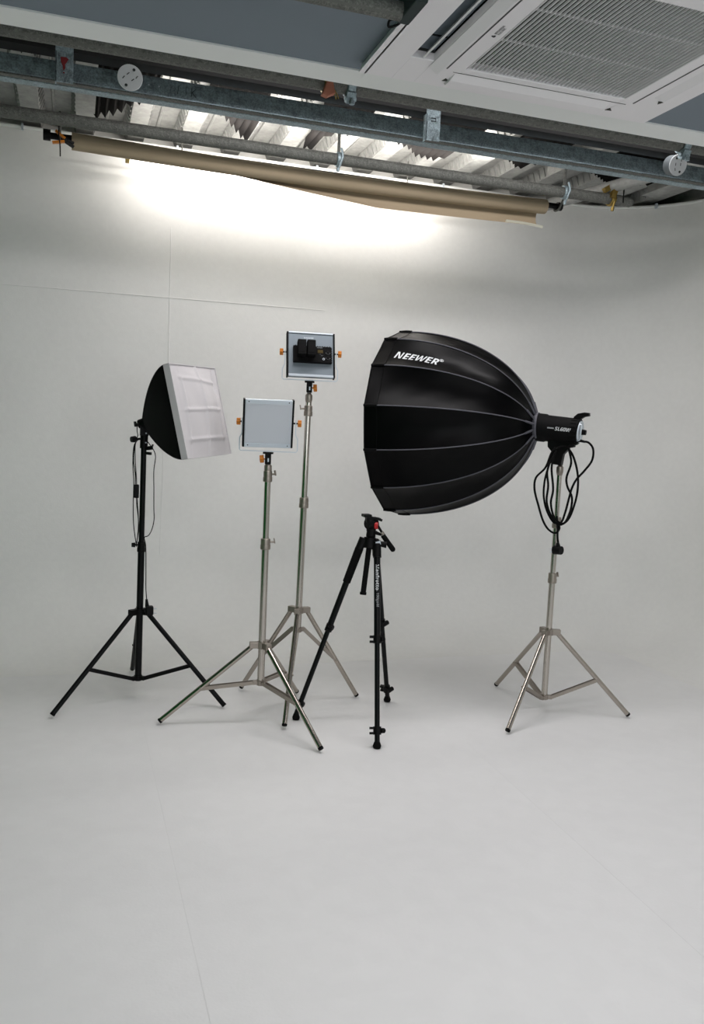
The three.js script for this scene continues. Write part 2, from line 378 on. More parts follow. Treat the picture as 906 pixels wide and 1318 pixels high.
// dark cable tray over the channel, set forward to shade the channel face
tag(obj('cable_tray', [box(WX - LX - 0.02, 0.036, 0.075, (WX + LX) / 2, 2.82, -3.4775), box(WX - LX - 0.02, 0.01, 0.008, (WX + LX) / 2, 2.843, -3.444)], M.blackVoid), 'long black cable tray just above the galvanised channel', 'cable tray');
function channelPlate(x, label, paint) {
  const g = thing('hanger_plate', label, 'bracket', V(x * 0.984, 2.69, -3.433));
  obj('plate', [box(0.062, 0.105, 0.004, 0, 0.052, 0), box(0.004, 0.105, 0.03, -0.03, 0.052, -0.013)], M.galv, g);
  obj('bent_top', [box(0.062, 0.026, 0.004).rotateX(paint ? 0.25 : 0.0).translate(0, 0.117, paint ? 0.003 : 0.0)], M.galv, g);
  obj('rod', [cyl(V(0.012, 0.12, -0.02), V(0.012, 0.46, -0.02), 0.005, 0.005, 8)], M.galvDull, g);
  if (paint) obj('red_paint', [prism([[-0.013, 0.02], [0.006, 0.022], [0.014, 0.016], [0.008, 0.004], [0.002, -0.004], [0.003, -0.018], [-0.004, -0.026], [-0.006, -0.01], [-0.012, 0.004]], 0.0006).translate(0, 0.066, 0.0024), cyl(V(-0.002, 0.033, 0.002), V(-0.002, 0.033, 0.0027), 0.003, 0.003, 8)], M.paintRed, g);
  else obj('slot', [box(0.022, 0.003, 0.001, 0, 0.09, 0.0022), box(0.022, 0.003, 0.001, 0, 0.078, 0.0022), box(0.003, 0.013, 0.001, 0.01, 0.084, 0.0022)], M.inkDark, g);
}
channelPlate(-0.043, 'galvanised hanger plate with red paint marks on the channel', true);
channelPlate(1.434, 'plain galvanised hanger plate with slot on the channel', false);
function roundCover(x, y, z, depth, label, turn, tilt) {
  const g = thing('junction_box', label, 'junction box', V(x, y, z));
  g.rotation.set(tilt, 0, turn, 'YXZ');
  obj('body', [cyl(V(0, 0, 0), V(0, 0, depth), 0.043, 0.043, 32)], std(0x6c7275, 0.6), g);
  obj('cover', [cyl(V(0, 0, depth), V(0, 0, depth + 0.004), 0.046, 0.045, 36)], M.cover, g);
  for (const [a, b] of [[0.0, 0.031], [0.0, -0.031]]) obj('screw', [cyl(V(a, b, depth + 0.004), V(a, b, depth + 0.0055), 0.0055, 0.005, 10)], M.inkDark, g);
  for (const [a, b, r] of [[-0.012, 0.008, 0.4], [0.012, -0.002, 0.4], [-0.02, -0.012, 0.2], [0.02, 0.014, 0.2]]) obj('marking', [box(0.003, 0.012, 0.0006).rotateZ(-r).translate(a, b, depth + 0.0044)], M.inkDark, g);
}
roundCover(0.188, 2.742, -3.434, 0.01, 'round white junction box cover near the red painted plate', -0.45, 0.12);
roundCover(2.6, 2.75, -3.436, 0.05, 'round white deep junction box at the right end of the channel', 0.5, 0.25);
// pipe beyond the lowered ceiling
function clampOn(name, label, x, y, z, r, mat, drop) {
  const g = thing(name, label, 'pipe clamp', V(x, y, z));
  obj('band', [new THREE.TorusGeometry(r + 0.004, 0.006, 8, 24).rotateY(Math.PI / 2).scale(2.6, 1, 1)], mat, g);
  obj('jaw', [box(0.03, 0.035, 0.026).rotateX(0.5).translate(0, -r - 0.012, 0.012), cyl(V(-0.02, -r - 0.014, 0.012), V(0.02, -r - 0.014, 0.012), 0.008, 0.008, 10)], mat, g);
  obj('bolt', [cyl(V(0, -r - 0.02, 0.03), V(0, -r - drop, 0.03), 0.005, 0.005, 8), cyl(V(0, -r - drop + 0.002, 0.03), V(0, -r - drop - 0.01, 0.03), 0.009, 0.009, 6)], mat, g);
}
tag(obj('ceiling_pipe', [cyl(V(LX + 0.01, 2.603, -2.8), V(WX - 0.01, 2.603, -2.8), 0.03, 0.03, 24)], M.galvDull), 'galvanised pipe along the edge of the lowered ceiling', 'pipe');
clampOn('pipe_clamp', 'silver clamp next to the rust pink coupler on the ceiling edge pipe', 0.85, 2.603, -2.8, 0.03, M.galv, 0.03);
clampOn('pipe_clamp', 'silver clamp on the ceiling edge pipe above the deep junction box', 2.166, 2.603, -2.8, 0.03, M.galv, 0.03);
{
  const g = thing('pipe_coupler', 'rusty pink pipe coupler with twisted wire on the ceiling edge pipe', 'pipe clamp', V(0.771, 2.603, -2.8));
  obj('band', [new THREE.TorusGeometry(0.034, 0.007, 8, 24).rotateY(Math.PI / 2).scale(2, 1, 1)], M.brass, g);
  obj('cap', [prism([[-0.02, -0.026], [-0.006, 0.016], [0.008, 0.014], [0.016, -0.018], [0.004, -0.024], [-0.006, -0.03]], 0.02, 0.003).translate(0, -0.028, 0.03)], M.rust, g);
  obj('wire', [tube([[0.016, -0.03, 0.03], [0.028, -0.046, 0.03], [0.034, -0.058, 0.028]], 0.002), tube([[0.012, -0.03, 0.034], [0.02, -0.05, 0.034], [0.026, -0.062, 0.03]], 0.002)], M.brass, g);
}
// lower pipe that carries the paper roll
tag(obj('ceiling_pipe', [cyl(V(LX + 0.01, 2.905, -4.55), V(3.17, 2.905, -4.55), 0.03, 0.03, 24), cyl(V(3.17, 2.905, -4.55), V(3.185, 2.905, -4.55), 0.03, 0.022, 24)], M.galvDull), 'galvanised pipe in front of the brown paper roll', 'pipe');
tag(obj('ceiling_pipe', [cyl(V(2.84, 2.94, -5.0), V(3.3, 3.02, -3.9), 0.035, 0.035, 20)], M.deck), 'short grey pipe stub near the rounded corner', 'pipe');
function hanger(x, top, label, long) {
  const g = thing('pipe_hanger', label, 'pipe clamp', V(x, 2.905, -4.55));
  obj('rod', [box(0.016, top - 2.905 - 0.03, 0.005, 0, (top - 2.905 + 0.03) / 2, 0.0)], M.galvDull, g);
  obj('band', [new THREE.TorusGeometry(0.034, 0.006, 8, 24).rotateY(Math.PI / 2).scale(2.4, 1, 1)], M.galv, g);
  obj('hook', [tube([[0.004, 0.05, 0.034], [0.012, 0.01, 0.04], [0.002, -0.03, 0.036], [-0.006, -0.055 - long, 0.02]], 0.0065), cyl(V(-0.006, -0.05 - long, 0.02), V(-0.006, -0.068 - long, 0.02), 0.01, 0.008, 10)], M.galv, g);
}
hanger(1.335, 3.128, 'steel hanger clamp above the middle of the paper roll', 0);
hanger(2.72, 3.19, 'steel hanger clamp at the right end of the paper roll', 0.005);
{
  const g = thing('pipe_clamp', 'yellow brass swivel clamp near the end of the lower pipe', 'pipe clamp', V(3.04, 2.905, -4.55));
  obj('band', [new THREE.TorusGeometry(0.035, 0.007, 8, 24).rotateY(Math.PI / 2).scale(2.4, 1, 1)], M.brass, g);
  obj('jaw', [box(0.04, 0.03, 0.03).rotateZ(0.6).translate(-0.045, 0.05, 0.015), box(0.03, 0.05, 0.03).rotateZ(-0.3).translate(-0.01, 0.02, 0.035)], M.brass, g);
  obj('bolt', [cyl(V(0.0, -0.02, 0.035), V(-0.006, -0.06, 0.03), 0.007, 0.007, 8), cyl(V(-0.006, -0.055, 0.03), V(-0.008, -0.075, 0.03), 0.011, 0.009, 8)], M.brass, g);
}
tag(obj('hanging_rod', [cyl(V(3.09, 3.18, -4.5), V(3.09, 2.88, -4.5), 0.004, 0.004, 8)], M.black), 'thin black rod hanging beside the brass clamp', 'rod');

// ------------------------------------------------------------------ paper roll, clip, tube lamp
{
  const z = -4.7, y = 2.853, x0 = -0.02, x1 = 2.685;
  const g = thing('paper_roll', 'brown background paper roll on a black core below the pipe', 'paper roll', V(x0, y, z));
  const L = x1 - x0;
  obj('roll', [shell(60, 28, (u, v) => { const a = v * Math.PI * 2, s = -0.02 * Math.sin(Math.PI * u), r = 0.042; return V(u * L, s + r * Math.cos(a), r * Math.sin(a)); }, (u, v) => V(0, Math.cos(v * Math.PI * 2), Math.sin(v * Math.PI * 2)), 0.012)], M.paper, g);
  // loose end of the paper curling down behind the roll
  obj('loose_end', [shell(50, 12, (u, v) => {
    const s = -0.02 * Math.sin(Math.PI * (0.3 + u * 0.68)), d = (0.02 + 0.075 * Math.min(1, u * 2.2)) * v;
    return V(0.8 + u * (L - 0.83 - 0.02 * v), s - 0.02 - d, -0.036 - 0.03 * v + 0.07 * v * v);
  }, () => V(0, 0, 1), 0.0012)], M.paper, g);
  obj('tape_strip', [shell(20, 2, (u, v) => V(L - 0.26 + u * 0.25, -0.118 - 0.01 * u + 0.012 * v + 0.004 * Math.sin(3 * u), 0.0 + 0.012 * v), () => V(0, 0, 1), 0.001)], M.paperEdge, g);
  obj('core', [cyl(V(-0.11, 0.012, 0), V(L + 0.09, 0.012, 0), 0.016, 0.016, 16)], M.black, g);
  obj('core_knob', [cyl(V(-0.135, 0.014, 0), V(-0.1, 0.014, 0), 0.027, 0.027, 20)], M.black, g);
  obj('core_knob', [cyl(V(L + 0.08, 0.012, 0), V(L + 0.11, 0.012, 0), 0.024, 0.024, 20)], M.black, g);
  for (const x of [-0.055, L + 0.072]) obj('hook', [tube([[x, 0.085, 0.15], [x, 0.06, 0.1], [x, -0.012, 0.04], [x, -0.012, -0.012], [x, 0.02, -0.022]], 0.006)], M.galvDull, g);
  const c = thing('spring_clamp', 'black spring clamp with orange handles on the left end of the paper roll', 'clamp', V(-0.035, 2.838, -4.63));
  obj('jaw', [bar(V(0.025, -0.012, -0.01), V(-0.02, 0.0, 0.0), 0.02, 0.01), bar(V(0.025, -0.03, -0.01), V(-0.02, -0.008, 0.0), 0.02, 0.01), new THREE.TorusGeometry(0.01, 0.004, 8, 16).translate(-0.012, -0.004, 0.004)], M.black, c);
  obj('handle', [bar(V(-0.015, 0.002, 0), V(-0.06, 0.034, 0.0), 0.02, 0.011)], M.orange, c);
  obj('handle', [bar(V(-0.018, -0.012, 0), V(-0.075, -0.024, 0.0), 0.02, 0.011)], M.orange, c);
  tag(obj('hanging_wire', [tube([[-0.078, 2.9, -4.6], [-0.08, 2.85, -4.6], [-0.074, 2.8, -4.6], [-0.072, 2.745, -4.6]], 0.003)], M.black), 'short black wire hanging beside the orange handled clamp', 'wire');
}
{
  const x0 = 0.3, x1 = 2.34, y = 2.975, z = -5.35, L = x1 - x0;
  const g = thing('tube_lamp', 'lit fluorescent tube lamp behind the paper roll', 'lamp', V(x0, y, z));
  obj('batten', [box(L + 0.02, 0.012, 0.016, L / 2, 0.044, 0.0, 0.003)], M.white, g);
  for (const x of [-0.012, L + 0.012]) obj('lamp_holder', [box(0.024, 0.062, 0.03, x, 0.018, 0, 0.004)], std(0xb09a5c, 0.6), g);
  obj('tube', [cyl(V(0, 0, 0), V(L, 0, 0), 0.016, 0.016, 20)], new THREE.MeshStandardMaterial({ color: 0xffffff, roughness: 0.4, emissive: LIGHT.tube.color, emissiveIntensity: 4 }), g);
  for (const x of [0.3, L - 0.3]) obj('hanger_rod', [cyl(V(x, 0.05, 0), V(x, 0.23, 0), 0.004, 0.004, 8)], M.galvDull, g);
  // the glass shines all round: six strips just outside it
  for (const [dy, dz] of [[-0.5, -0.87], [-0.5, 0.87], [0.26, 0.97], [0.26, -0.97], [0.87, 0.5], [0.87, -0.5]]) areaLight(L, 0.017, V(x0 + L / 2, y + dy * 0.022, z + dz * 0.022), V(x0 + L / 2, y + dy, z + dz), LIGHT.tube);
}

// open fitting hidden behind the lower pipe, shining up at the deck
{
  const x0 = 0.5, L = 2.0, y = 3.028, z = -4.94;
  const g = thing('uplight_lamp', 'lit open tube fitting right behind the lower pipe, shining up at the deck', 'lamp', V(x0, y, z));
  obj('tube', [cyl(V(0, 0, 0), V(L, 0, 0), 0.012, 0.012, 18)], new THREE.MeshStandardMaterial({ color: 0xffffff, roughness: 0.4, emissive: LIGHT.uplight.color, emissiveIntensity: 4 }), g);
  for (let k = 0; k < 6; k++) obj('tray', [box(0.22, 0.004, 0.04, 0.12 + k * 0.35, -0.018, 0.006)], M.blackVoid, g);
  for (const x of [0.02, L - 0.02]) obj('lamp_holder', [box(0.02, 0.04, 0.03, x, -0.004, 0)], M.white, g);
  for (const x of [0.5, 1.5]) obj('bracket', [cyl(V(x, -0.018, 0), V(x, -0.1, 0.36), 0.004, 0.004, 8)], M.galvDull, g);
  for (const dz of [0.55, -0.55]) areaLight(L, 0.02, V(x0 + L / 2, y + 0.0145, z + dz * 0.018), V(x0 + L / 2, y + 1, z + dz), LIGHT.uplight);
}

// ------------------------------------------------------------------ air conditioner
{
  const X0 = 0.76, X1 = 1.69, Z0 = -2.385, Z1 = -1.45, yb = 2.478;
  const g = thing('ceiling_air_conditioner', 'white ceiling cassette air conditioner with square slatted grille', 'air conditioner', V((X0 + X1) / 2, yb, (Z0 + Z1) / 2));
  const hw = (X1 - X0) / 2, hd = (Z1 - Z0) / 2, gx0 = 1.011 - 1.225, gx1 = 1.52 - 1.225, gz0 = -2.244 + 1.9175, gz1 = -1.735 + 1.9175, T = 0.03;
  const sl = -hw + 0.085, sr = -hw + 0.152;                  // open slot at the left
  const fr = [];
  const plate = (x0, x1, z0, z1) => fr.push(box(x1 - x0, T, z1 - z0, (x0 + x1) / 2, T / 2, (z0 + z1) / 2, 0.003));
  plate(-hw, sl, -hd, hd);
  plate(sl - 0.002, sr, -hd, -hd + 0.155); plate(sl - 0.002, sr, hd - 0.155, hd);
  plate(sr - 0.002, gx0, -hd, hd);
  plate(gx0 - 0.002, gx1 + 0.002, -hd, gz0); plate(gx0 - 0.002, gx1 + 0.002, gz1, hd);
  plate(gx1, hw, -hd, hd);
  obj('frame', fr, M.acWhite, g);
  obj('side_skirt', [prism([[0, 0], [0.02, 0], [0.02, 0.03], [0.012, 0.03]], hd * 2).translate(-hw - 0.012, 0.0, 0)], M.acWhite, g);
  // slot interior and swinging vanes
  obj('outlet', [box(0.004, 0.08, hd * 2 - 0.31, sl, T + 0.03, 0), box(0.004, 0.08, hd * 2 - 0.31, sr, T + 0.03, 0), box(sr - sl, 0.004, hd * 2 - 0.31, (sl + sr) / 2, T + 0.07, 0), box(sr - sl, 0.08, 0.004, (sl + sr) / 2, T + 0.03, -hd + 0.155), box(sr - sl, 0.08, 0.004, (sl + sr) / 2, T + 0.03, hd - 0.155)], M.acDark, g);
  obj('vane', [box(0.034, 0.005, hd * 2 - 0.33).rotateZ(0.95).translate((sl + sr) / 2 + 0.006, 0.012, 0)], M.acWhite, g);
  obj('vane', [box(0.03, 0.006, hd * 2 - 0.2).rotateZ(-0.5).translate(sr + 0.012, -0.008, 0.02)], M.acWhite, g);
  obj('vane_pin', [box(0.06, 0.008, 0.008, (sl + sr) / 2, 0.03, -hd + 0.24)], M.black, g);
  // closed louvres on the far and right sides
  const lou = (w, d, x, z, rot) => obj('louvre', [prism([[-w / 2, 0], [w / 2, 0], [w / 2 - 0.012, -0.007], [-w / 2 + 0.03, -0.007]], d, 0.0015).rotateY(rot).translate(x, 0.0, z)], M.acWhite, g);
  lou(0.075, 0.5, gx0 + 0.235, -hd + 0.065, Math.PI / 2);
  lou(0.075, 0.56, hw - 0.062, 0.0, 0);
  lou(0.075, 0.5, gx0 + 0.255, hd - 0.065, -Math.PI / 2);
  for (const [x, z, r] of [[gx0 - 0.03, -hd + 0.045, 0], [gx1 - 0.005, -hd + 0.05, 0.1], [hw - 0.075, -hd + 0.17, 1.2]]) obj('louvre_notch', [prism([[0, 0], [0.022, 0.004], [0.004, 0.02]], 0.001).rotateX(Math.PI / 2).rotateY(r).translate(x, -0.0006, z)], M.filter, g);
  // grooves around the grille
  for (const x of [gx0 - 0.05, gx1 + 0.041]) obj('groove', [box(0.004, 0.0012, 0.56, x, -0.0003, (gz0 + gz1) / 2 + 0.01)], M.acDark, g);
  obj('groove', [box(gx1 - gx0 + 0.05, 0.0012, 0.0018, (gx0 + gx1) / 2, -0.0003, gz0 - 0.03)], M.filter, g);
  // grille
  obj('filter', [box(gx1 - gx0, 0.004, gz1 - gz0, (gx0 + gx1) / 2, 0.024, (gz0 + gz1) / 2)], M.filter, g);
  const sg = box(0.0022, 0.005, gz1 - gz0), n = 42;
  for (let k = 0; k < n; k++) { const s = obj('slat', [sg], M.acWhite, g); s.position.set(gx0 + (gx1 - gx0) * (k + 0.5) / n, 0.0055, (gz0 + gz1) / 2); s.rotation.z = 0.2; }
  for (const t of [0.33, 0.67]) obj('cross_bar', [box(gx1 - gx0, 0.004, 0.004, (gx0 + gx1) / 2, 0.016, gz0 + (gz1 - gz0) * t)], M.acWhite, g);
  obj('body', [box(hw * 2 - 0.09, 0.2, hd * 2 - 0.09, 0, 0.18, 0)], M.acDark, g);
  // maker's mark: three diamonds and a line of print
  const dia = (a) => prism([[0, 0], [0.0045, 0.0026], [0, 0.0052], [-0.0045, 0.0026]].map(([p, q]) => [p * 0.9, q * 1.25]), 0.0004).rotateZ(a);
  const mk = [0, 2.094, 4.189].map((a) => dia(a + Math.PI / 2).rotateX(Math.PI / 2).translate(gx0 - 0.024, -0.0006, -0.118));
  obj('emblem', mk, M.inkDark, g);
  const put = (x, y) => V(gx0 - 0.024 - y, -0.0005, -0.106 + x);
  obj('print', [letters('MITSUBISHI', 0.0062, bold, (x, y) => put(x, y - 0.001)), letters('ELECTRIC', 0.0062, bold, (x, y) => put(x, y - 0.0095))], M.inkDark, g);
}
// pipe and dark duct box next to the cassette
tag(obj('ceiling_pipe', [cyl(V(-0.6, 2.466, -1.985), V(0.72, 2.466, -1.985), 0.021, 0.021, 20)], M.galvDull), 'grey pipe under the lowered ceiling ending at the cassette', 'pipe');
{
  const g = thing('duct_box', 'dark teal box beside the cassette where the grey pipe ends', 'box', V(0.735, 2.45, -1.95));
  obj('body', [box(0.03, 0.055, 0.12, 0, 0.0275, 0.0, 0.003)], std(0x1f2c2c, 0.7), g);
  obj('clip', [tube([[-0.012, 0.012, -0.065], [-0.03, 0.008, -0.07], [-0.03, -0.004, -0.075], [-0.012, 0.0, -0.068], [0, 0.01, -0.06]], 0.003)], M.black, g);
}

// ------------------------------------------------------------------ light stands
// feet: angles (deg) in the floor plane, R: spread, hub / low: heights of the two leg collars
function lightStand({ label, x, z, feet, R, hub, low, sections, collars, top, mats, lean = 0, legR = 0.0125, knobs = [], spigot = true }) {
  const g = thing('light_stand', label, 'light stand', V(x, 0, z), 'light stands on the studio floor');
  g.rotation.z = -lean;
  const at = (a, r, h) => V(r * Math.cos(a * RAD), h, r * Math.sin(a * RAD));
  for (const a of feet) {
    const p0 = at(a, 0.047, hub - 0.006), p1 = at(a, R, 0.016);
    const d = p1.clone().sub(p0).normalize();
    const leg = obj('leg', [cyl(p0, p1.clone().addScaledVector(d, -0.007), legR, legR, 18)], mats.leg, g);
    obj('foot_cap', [cyl(p1.clone().addScaledVector(d, -0.01), p1, legR + 0.0008, legR + 0.0004, 18)], M.rubber, leg);
    const q = p0.clone().lerp(p1, 0.565), c = at(a, 0.034, low), side = at(a + 90, 1, 0);
    const brace = obj('brace', [-1, 1].map((s) => bar(c.clone().addScaledVector(side, s * 0.010), q.clone().addScaledVector(side, s * 0.010), 0.003, 0.018)), mats.brace, g);
    for (const o of [q, c]) obj('pivot', [cyl(o.clone().addScaledVector(side, -0.016), o.clone().addScaledVector(side, 0.016), 0.005, 0.005, 10)], mats.pin, brace);
  }
  const lug = (a, r, w, h, y) => box(r, h, w, r / 2, y, 0, 0.003).rotateY(-a * RAD);
  obj('leg_collar', [cyl(V(0, hub - 0.016, 0), V(0, hub + 0.016, 0), 0.026, 0.026, 24), ...feet.map((a) => lug(a, 0.062, 0.032, 0.03, hub))], mats.collar, g);
  obj('brace_collar', [cyl(V(0, low - 0.012, 0), V(0, low + 0.012, 0), 0.022, 0.022, 24), ...feet.map((a) => lug(a, 0.04, 0.026, 0.02, low))], mats.collar, g);
  let y0 = low - 0.015;
  sections[sections.length - 1][0] = spigot ? top - 0.045 : sections[sections.length - 1][0];
  sections.forEach(([y1, r]) => { obj('pole_section', [cyl(V(0, y0, 0), V(0, y1, 0), r, r, 28)], mats.pole, g); y0 = y1 - 0.01; });
  collars.forEach(([y, r, dir]) => {
    const c = obj('collar', [lathe([[0.001, y - 0.027], [r, y - 0.027], [r + 0.0015, y - 0.024], [r + 0.0015, y - 0.004], [r - 0.0005, y - 0.003], [r - 0.0005, y - 0.001], [r, y], [r, y + 0.024], [r - 0.003, y + 0.027], [0.001, y + 0.027]], 28)], mats.collar, g);
    const k = V(Math.cos(dir), 0, Math.sin(dir));
    const tip = (s, dy = 0) => k.clone().multiplyScalar(s).setY(y + 0.01 + dy);
    obj('thumb_screw', [cyl(tip(r - 0.004), tip(r + 0.018), 0.0045, 0.0045, 10), mats.wing ? box(0.006, 0.026, 0.012, 0, 0, 0, 0.002).rotateY(-dir).rotateZ(0.2).translate(...tip(r + 0.02, 0.006).toArray()) : cyl(tip(r + 0.012), tip(r + 0.03), 0.013, 0.011, 12)], mats.pin, c);
  });
  if (spigot) obj('spigot', [lathe([[0.001, top - 0.055], [0.014, top - 0.055], [0.0185, top - 0.035], [0.0185, top - 0.012], [0.014, top - 0.008], [0.010, top], [0.001, top]], 20)], mats.collar, g);
  return g;
}
const silver = { leg: M.nickelSatin, pole: M.nickel, collar: M.nickelSatin, brace: M.nickelSatin, pin: M.nickelSatin, wing: true };
silver.leg = std(0xaea69d, 0.16, 1.0);
const blackStand = { leg: M.blackSatin, pole: M.blackSatin, collar: M.black, brace: M.black, pin: M.black, wing: false };

lightStand({ label: 'black light stand carrying the white fronted softbox', x: 0.344, z: -4.548, feet: [-89.6, 30.4, 150.4], R: 0.49, hub: 0.47, low: 0.112,
  sections: [[0.82, 0.0175], [1.385, 0.0145]], collars: [[0.815, 0.02, Math.PI * 0.98]], top: 1.40, mats: blackStand, lean: 0.005, legR: 0.0125 });
lightStand({ label: 'silver light stand under the panel lamp showing its pale front', x: 0.903, z: -4.069, feet: [-173.3, -53.3, 66.7], R: 0.489, hub: 0.394, low: 0.204,
  sections: [[0.9, 0.0175], [1.24, 0.0152]], collars: [[0.9, 0.0235, 0.1], [1.232, 0.021, -0.3]], top: 1.296, mats: silver });
lightStand({ label: 'tall silver light stand under the panel lamp seen from behind', x: 1.138, z: -4.29, feet: [-128.4, -8.4, 111.6], R: 0.373, hub: 0.515, low: 0.411,
  sections: [[1.084, 0.0175], [1.56, 0.0152]], collars: [[1.084, 0.0235, -0.9], [1.56, 0.021, 3.3]], top: 1.652, mats: silver, lean: 0.0095 });
lightStand({ label: 'silver light stand carrying the large black dome softbox', x: 2.436, z: -3.933, feet: [-96.6, 23.4, 143.4], R: 0.45, hub: 0.443, low: 0.085,
  sections: [[0.74, 0.0165], [1.03, 0.0145], [1.27, 0.0125]], collars: [[0.735, 0.022, -0.35], [1.03, 0.02, -0.5]], top: 1.338, mats: silver, legR: 0.0125 });
// extra clips below the softbox on the black stand are part of the lamp holder, built with it

// ------------------------------------------------------------------ LED panel lamps
function lobed(r, t, n, axis) {             // lobed clamping knob, thickness along x
  const s = new THREE.Shape();
  for (let i = 0; i <= 48; i++) { const a = (i / 48) * Math.PI * 2, q = r * (0.86 + 0.14 * Math.cos(n * a)); i ? s.lineTo(q * Math.cos(a), q * Math.sin(a)) : s.moveTo(q, 0); }
  return new THREE.ExtrudeGeometry(s, { depth: t, bevelEnabled: true, bevelSize: 0.002, bevelThickness: 0.002, bevelSegments: 1 }).translate(0, 0, -t / 2).rotateY(Math.PI / 2);
}
function ledPanel({ label, c, az, tilt, roll, w, h, back, pivot, bottom, yokeAz, knobSide, mountX }) {
  const g = thing('led_panel_lamp', label, 'lamp', c, 'square panel lamps on silver stands');
  const [bx, by, bz] = pose(az, tilt, roll), q = new THREE.Quaternion().setFromRotationMatrix(new THREE.Matrix4().makeBasis(bx, by, bz));
  const put = (m) => { m.quaternion.copy(q); return m; };
  const T = 0.032;                          // +z of the panel looks to the camera
  put(obj('housing', [box(w - 0.012, h - 0.004, T - 0.006, 0, 0, -0.003, 0.003)], back ? M.backPlate : M.alu, g));
  for (const s of [-1, 1]) put(obj('side_strip', [box(0.009, h, T + 0.002, s * (w / 2 - 0.0045), 0, -0.002, 0.002)], M.black, g));
  if (!back) {
    put(obj('diffuser', [box(w - 0.022, h - 0.042, 0.006, 0, 0, 0.012, 0.001)], M.panelDiffuser, g));
    for (const s of [-1, 1]) {
      const r = put(obj('rail', [box(w - 0.02, 0.021, 0.012, 0, s * (h / 2 - 0.011), 0.012, 0.002)], M.alu, g));
      const sc = obj('screw', [-1, 1].map((k) => cyl(V(k * (w / 2 - 0.026), s * (h / 2 - 0.011), 0.0175), V(k * (w / 2 - 0.026), s * (h / 2 - 0.011), 0.0188), 0.0028, 0.0028, 10)), M.black, r);
    }
  } else {
    const z0 = 0.011;
    put(obj('rim', [box(w - 0.018, 0.007, 0.008, 0, h / 2 - 0.0035, z0, 0.001), box(w - 0.018, 0.012, 0.008, 0, -h / 2 + 0.006, z0, 0.001)], M.alu, g));
    put(obj('maker_print', [letters('NEEWER', 0.0075, bold, (x, y) => V(x - 0.036, y + h / 2 - 0.034, z0 + 0.0004), { stretch: 1.2, slant: 0.2 })], M.alu, g));
    const box1 = put(obj('control_box', [box(0.196, 0.088, 0.02, 0.006, -0.004, z0 + 0.008, 0.003), ...Array.from({ length: 15 }, (_, k) => box(0.005, 0.004, 0.016, -0.08 + k * 0.0125, 0.041, z0 + 0.007)), ...Array.from({ length: 7 }, (_, k) => box(0.004, 0.005, 0.016, 0.105, 0.032 - k * 0.0125, z0 + 0.007))], M.blackMatte, g));
    obj('screen', [box(0.027, 0.017, 0.002, 0.046, 0.012, z0 + 0.0185)], M.screen, box1);
    obj('print', [letters('NEEWER', 0.005, bold, (x, y) => V(x + 0.03, y + 0.03, z0 + 0.0186)), letters('LIGHT', 0.003, regular, (x, y) => V(x + 0.04, y - 0.004, z0 + 0.0186)), letters('TEMP', 0.003, regular, (x, y) => V(x + 0.05, y - 0.011, z0 + 0.0186))], M.printDim, box1);
    for (const y of [0.01, -0.018]) {
      obj('dial', [cyl(V(0.086, y, z0 + 0.018), V(0.086, y, z0 + 0.026), 0.009, 0.008, 20)], M.black, box1);
      obj('dial_marks', Array.from({ length: 4 }, (_, k) => { const a = -2.7 + k * 0.75; return box(0.0022, 0.0022, 0.0006, 0.086 + 0.0108 * Math.cos(a), y + 0.0108 * Math.sin(a), z0 + 0.0186); }), M.print, box1);
    }
    obj('power_socket', [new THREE.TorusGeometry(0.005, 0.0014, 8, 20).translate(0.063, -0.028, z0 + 0.019)], M.alu, box1);
    for (const x of [-0.051, -0.003]) put(obj('battery', [box(0.043, 0.082, 0.042, x, 0.018, z0 + 0.036, 0.004), box(0.03, 0.06, 0.002, x, 0.02, z0 + 0.0575)], M.blackMatte, g));
  }
  // yoke: flat strap bent round the panel
  const [yx, , yz] = pose(yokeAz, 0, roll * 0.3), yu = yz.clone().cross(yx);
  const yq = new THREE.Quaternion().setFromRotationMatrix(new THREE.Matrix4().makeBasis(yx, yu, yz));
  const wu = w / 2 + 0.009, wl = w / 2 + 0.02, t = 0.0042;
  const out = [[-wu, 0.02], [-wu, -0.05], [-wl, -0.072], [-wl, bottom + 0.008], [-wl + 0.008, bottom], [wl - 0.008, bottom], [wl, bottom + 0.008], [wl, -0.072], [wu, -0.05], [wu, 0.02]];
  const inn = [[wu - t, 0.02], [wu - t, -0.051], [wl - t, -0.073], [wl - t, bottom + 0.009], [wl - 0.009, bottom + t], [-wl + 0.009, bottom + t], [-wl + t, bottom + 0.009], [-wl + t, -0.073], [-wu + t, -0.051], [-wu + t, 0.02]];
  const yoke = obj('yoke', [prism([...out, ...inn], 0.024)], M.alu, g); yoke.quaternion.copy(yq); yoke.position.set(mountX, 0, 0);
  for (const s of [-1, 1]) {
    const k = obj('tilt_knob', [lobed(0.0165, 0.014, 6).translate(s * (wu + 0.016), pivot, 0)], M.orange, g); k.quaternion.copy(yq); k.position.set(mountX, 0, 0);
    obj('stud', [cyl(V(s * (w / 2 - 0.004), pivot, 0), V(s * (wu + 0.01), pivot, 0), 0.004, 0.004, 10)], M.black, k);
  }
  const mount = obj('mount', [box(0.05, 0.009, 0.036, 0, bottom - 0.006, 0, 0.002), box(0.029, 0.052, 0.03, 0, bottom - 0.035, 0, 0.004)], M.black, g);
  mount.position.set(mountX, 0, 0); mount.quaternion.copy(yq);
  obj('slot', [box(0.007, 0.018, 0.002, 0.002, bottom - 0.04, 0.0152, 0.0008)], M.alu, mount);
  obj('mount_knob', [lobed(0.0185, 0.015, 6).rotateZ(0.1).translate(knobSide * 0.03, bottom - 0.036, 0), cyl(V(0, bottom - 0.036, 0), V(knobSide * 0.024, bottom - 0.036, 0), 0.004, 0.004, 8)], M.orange, mount);
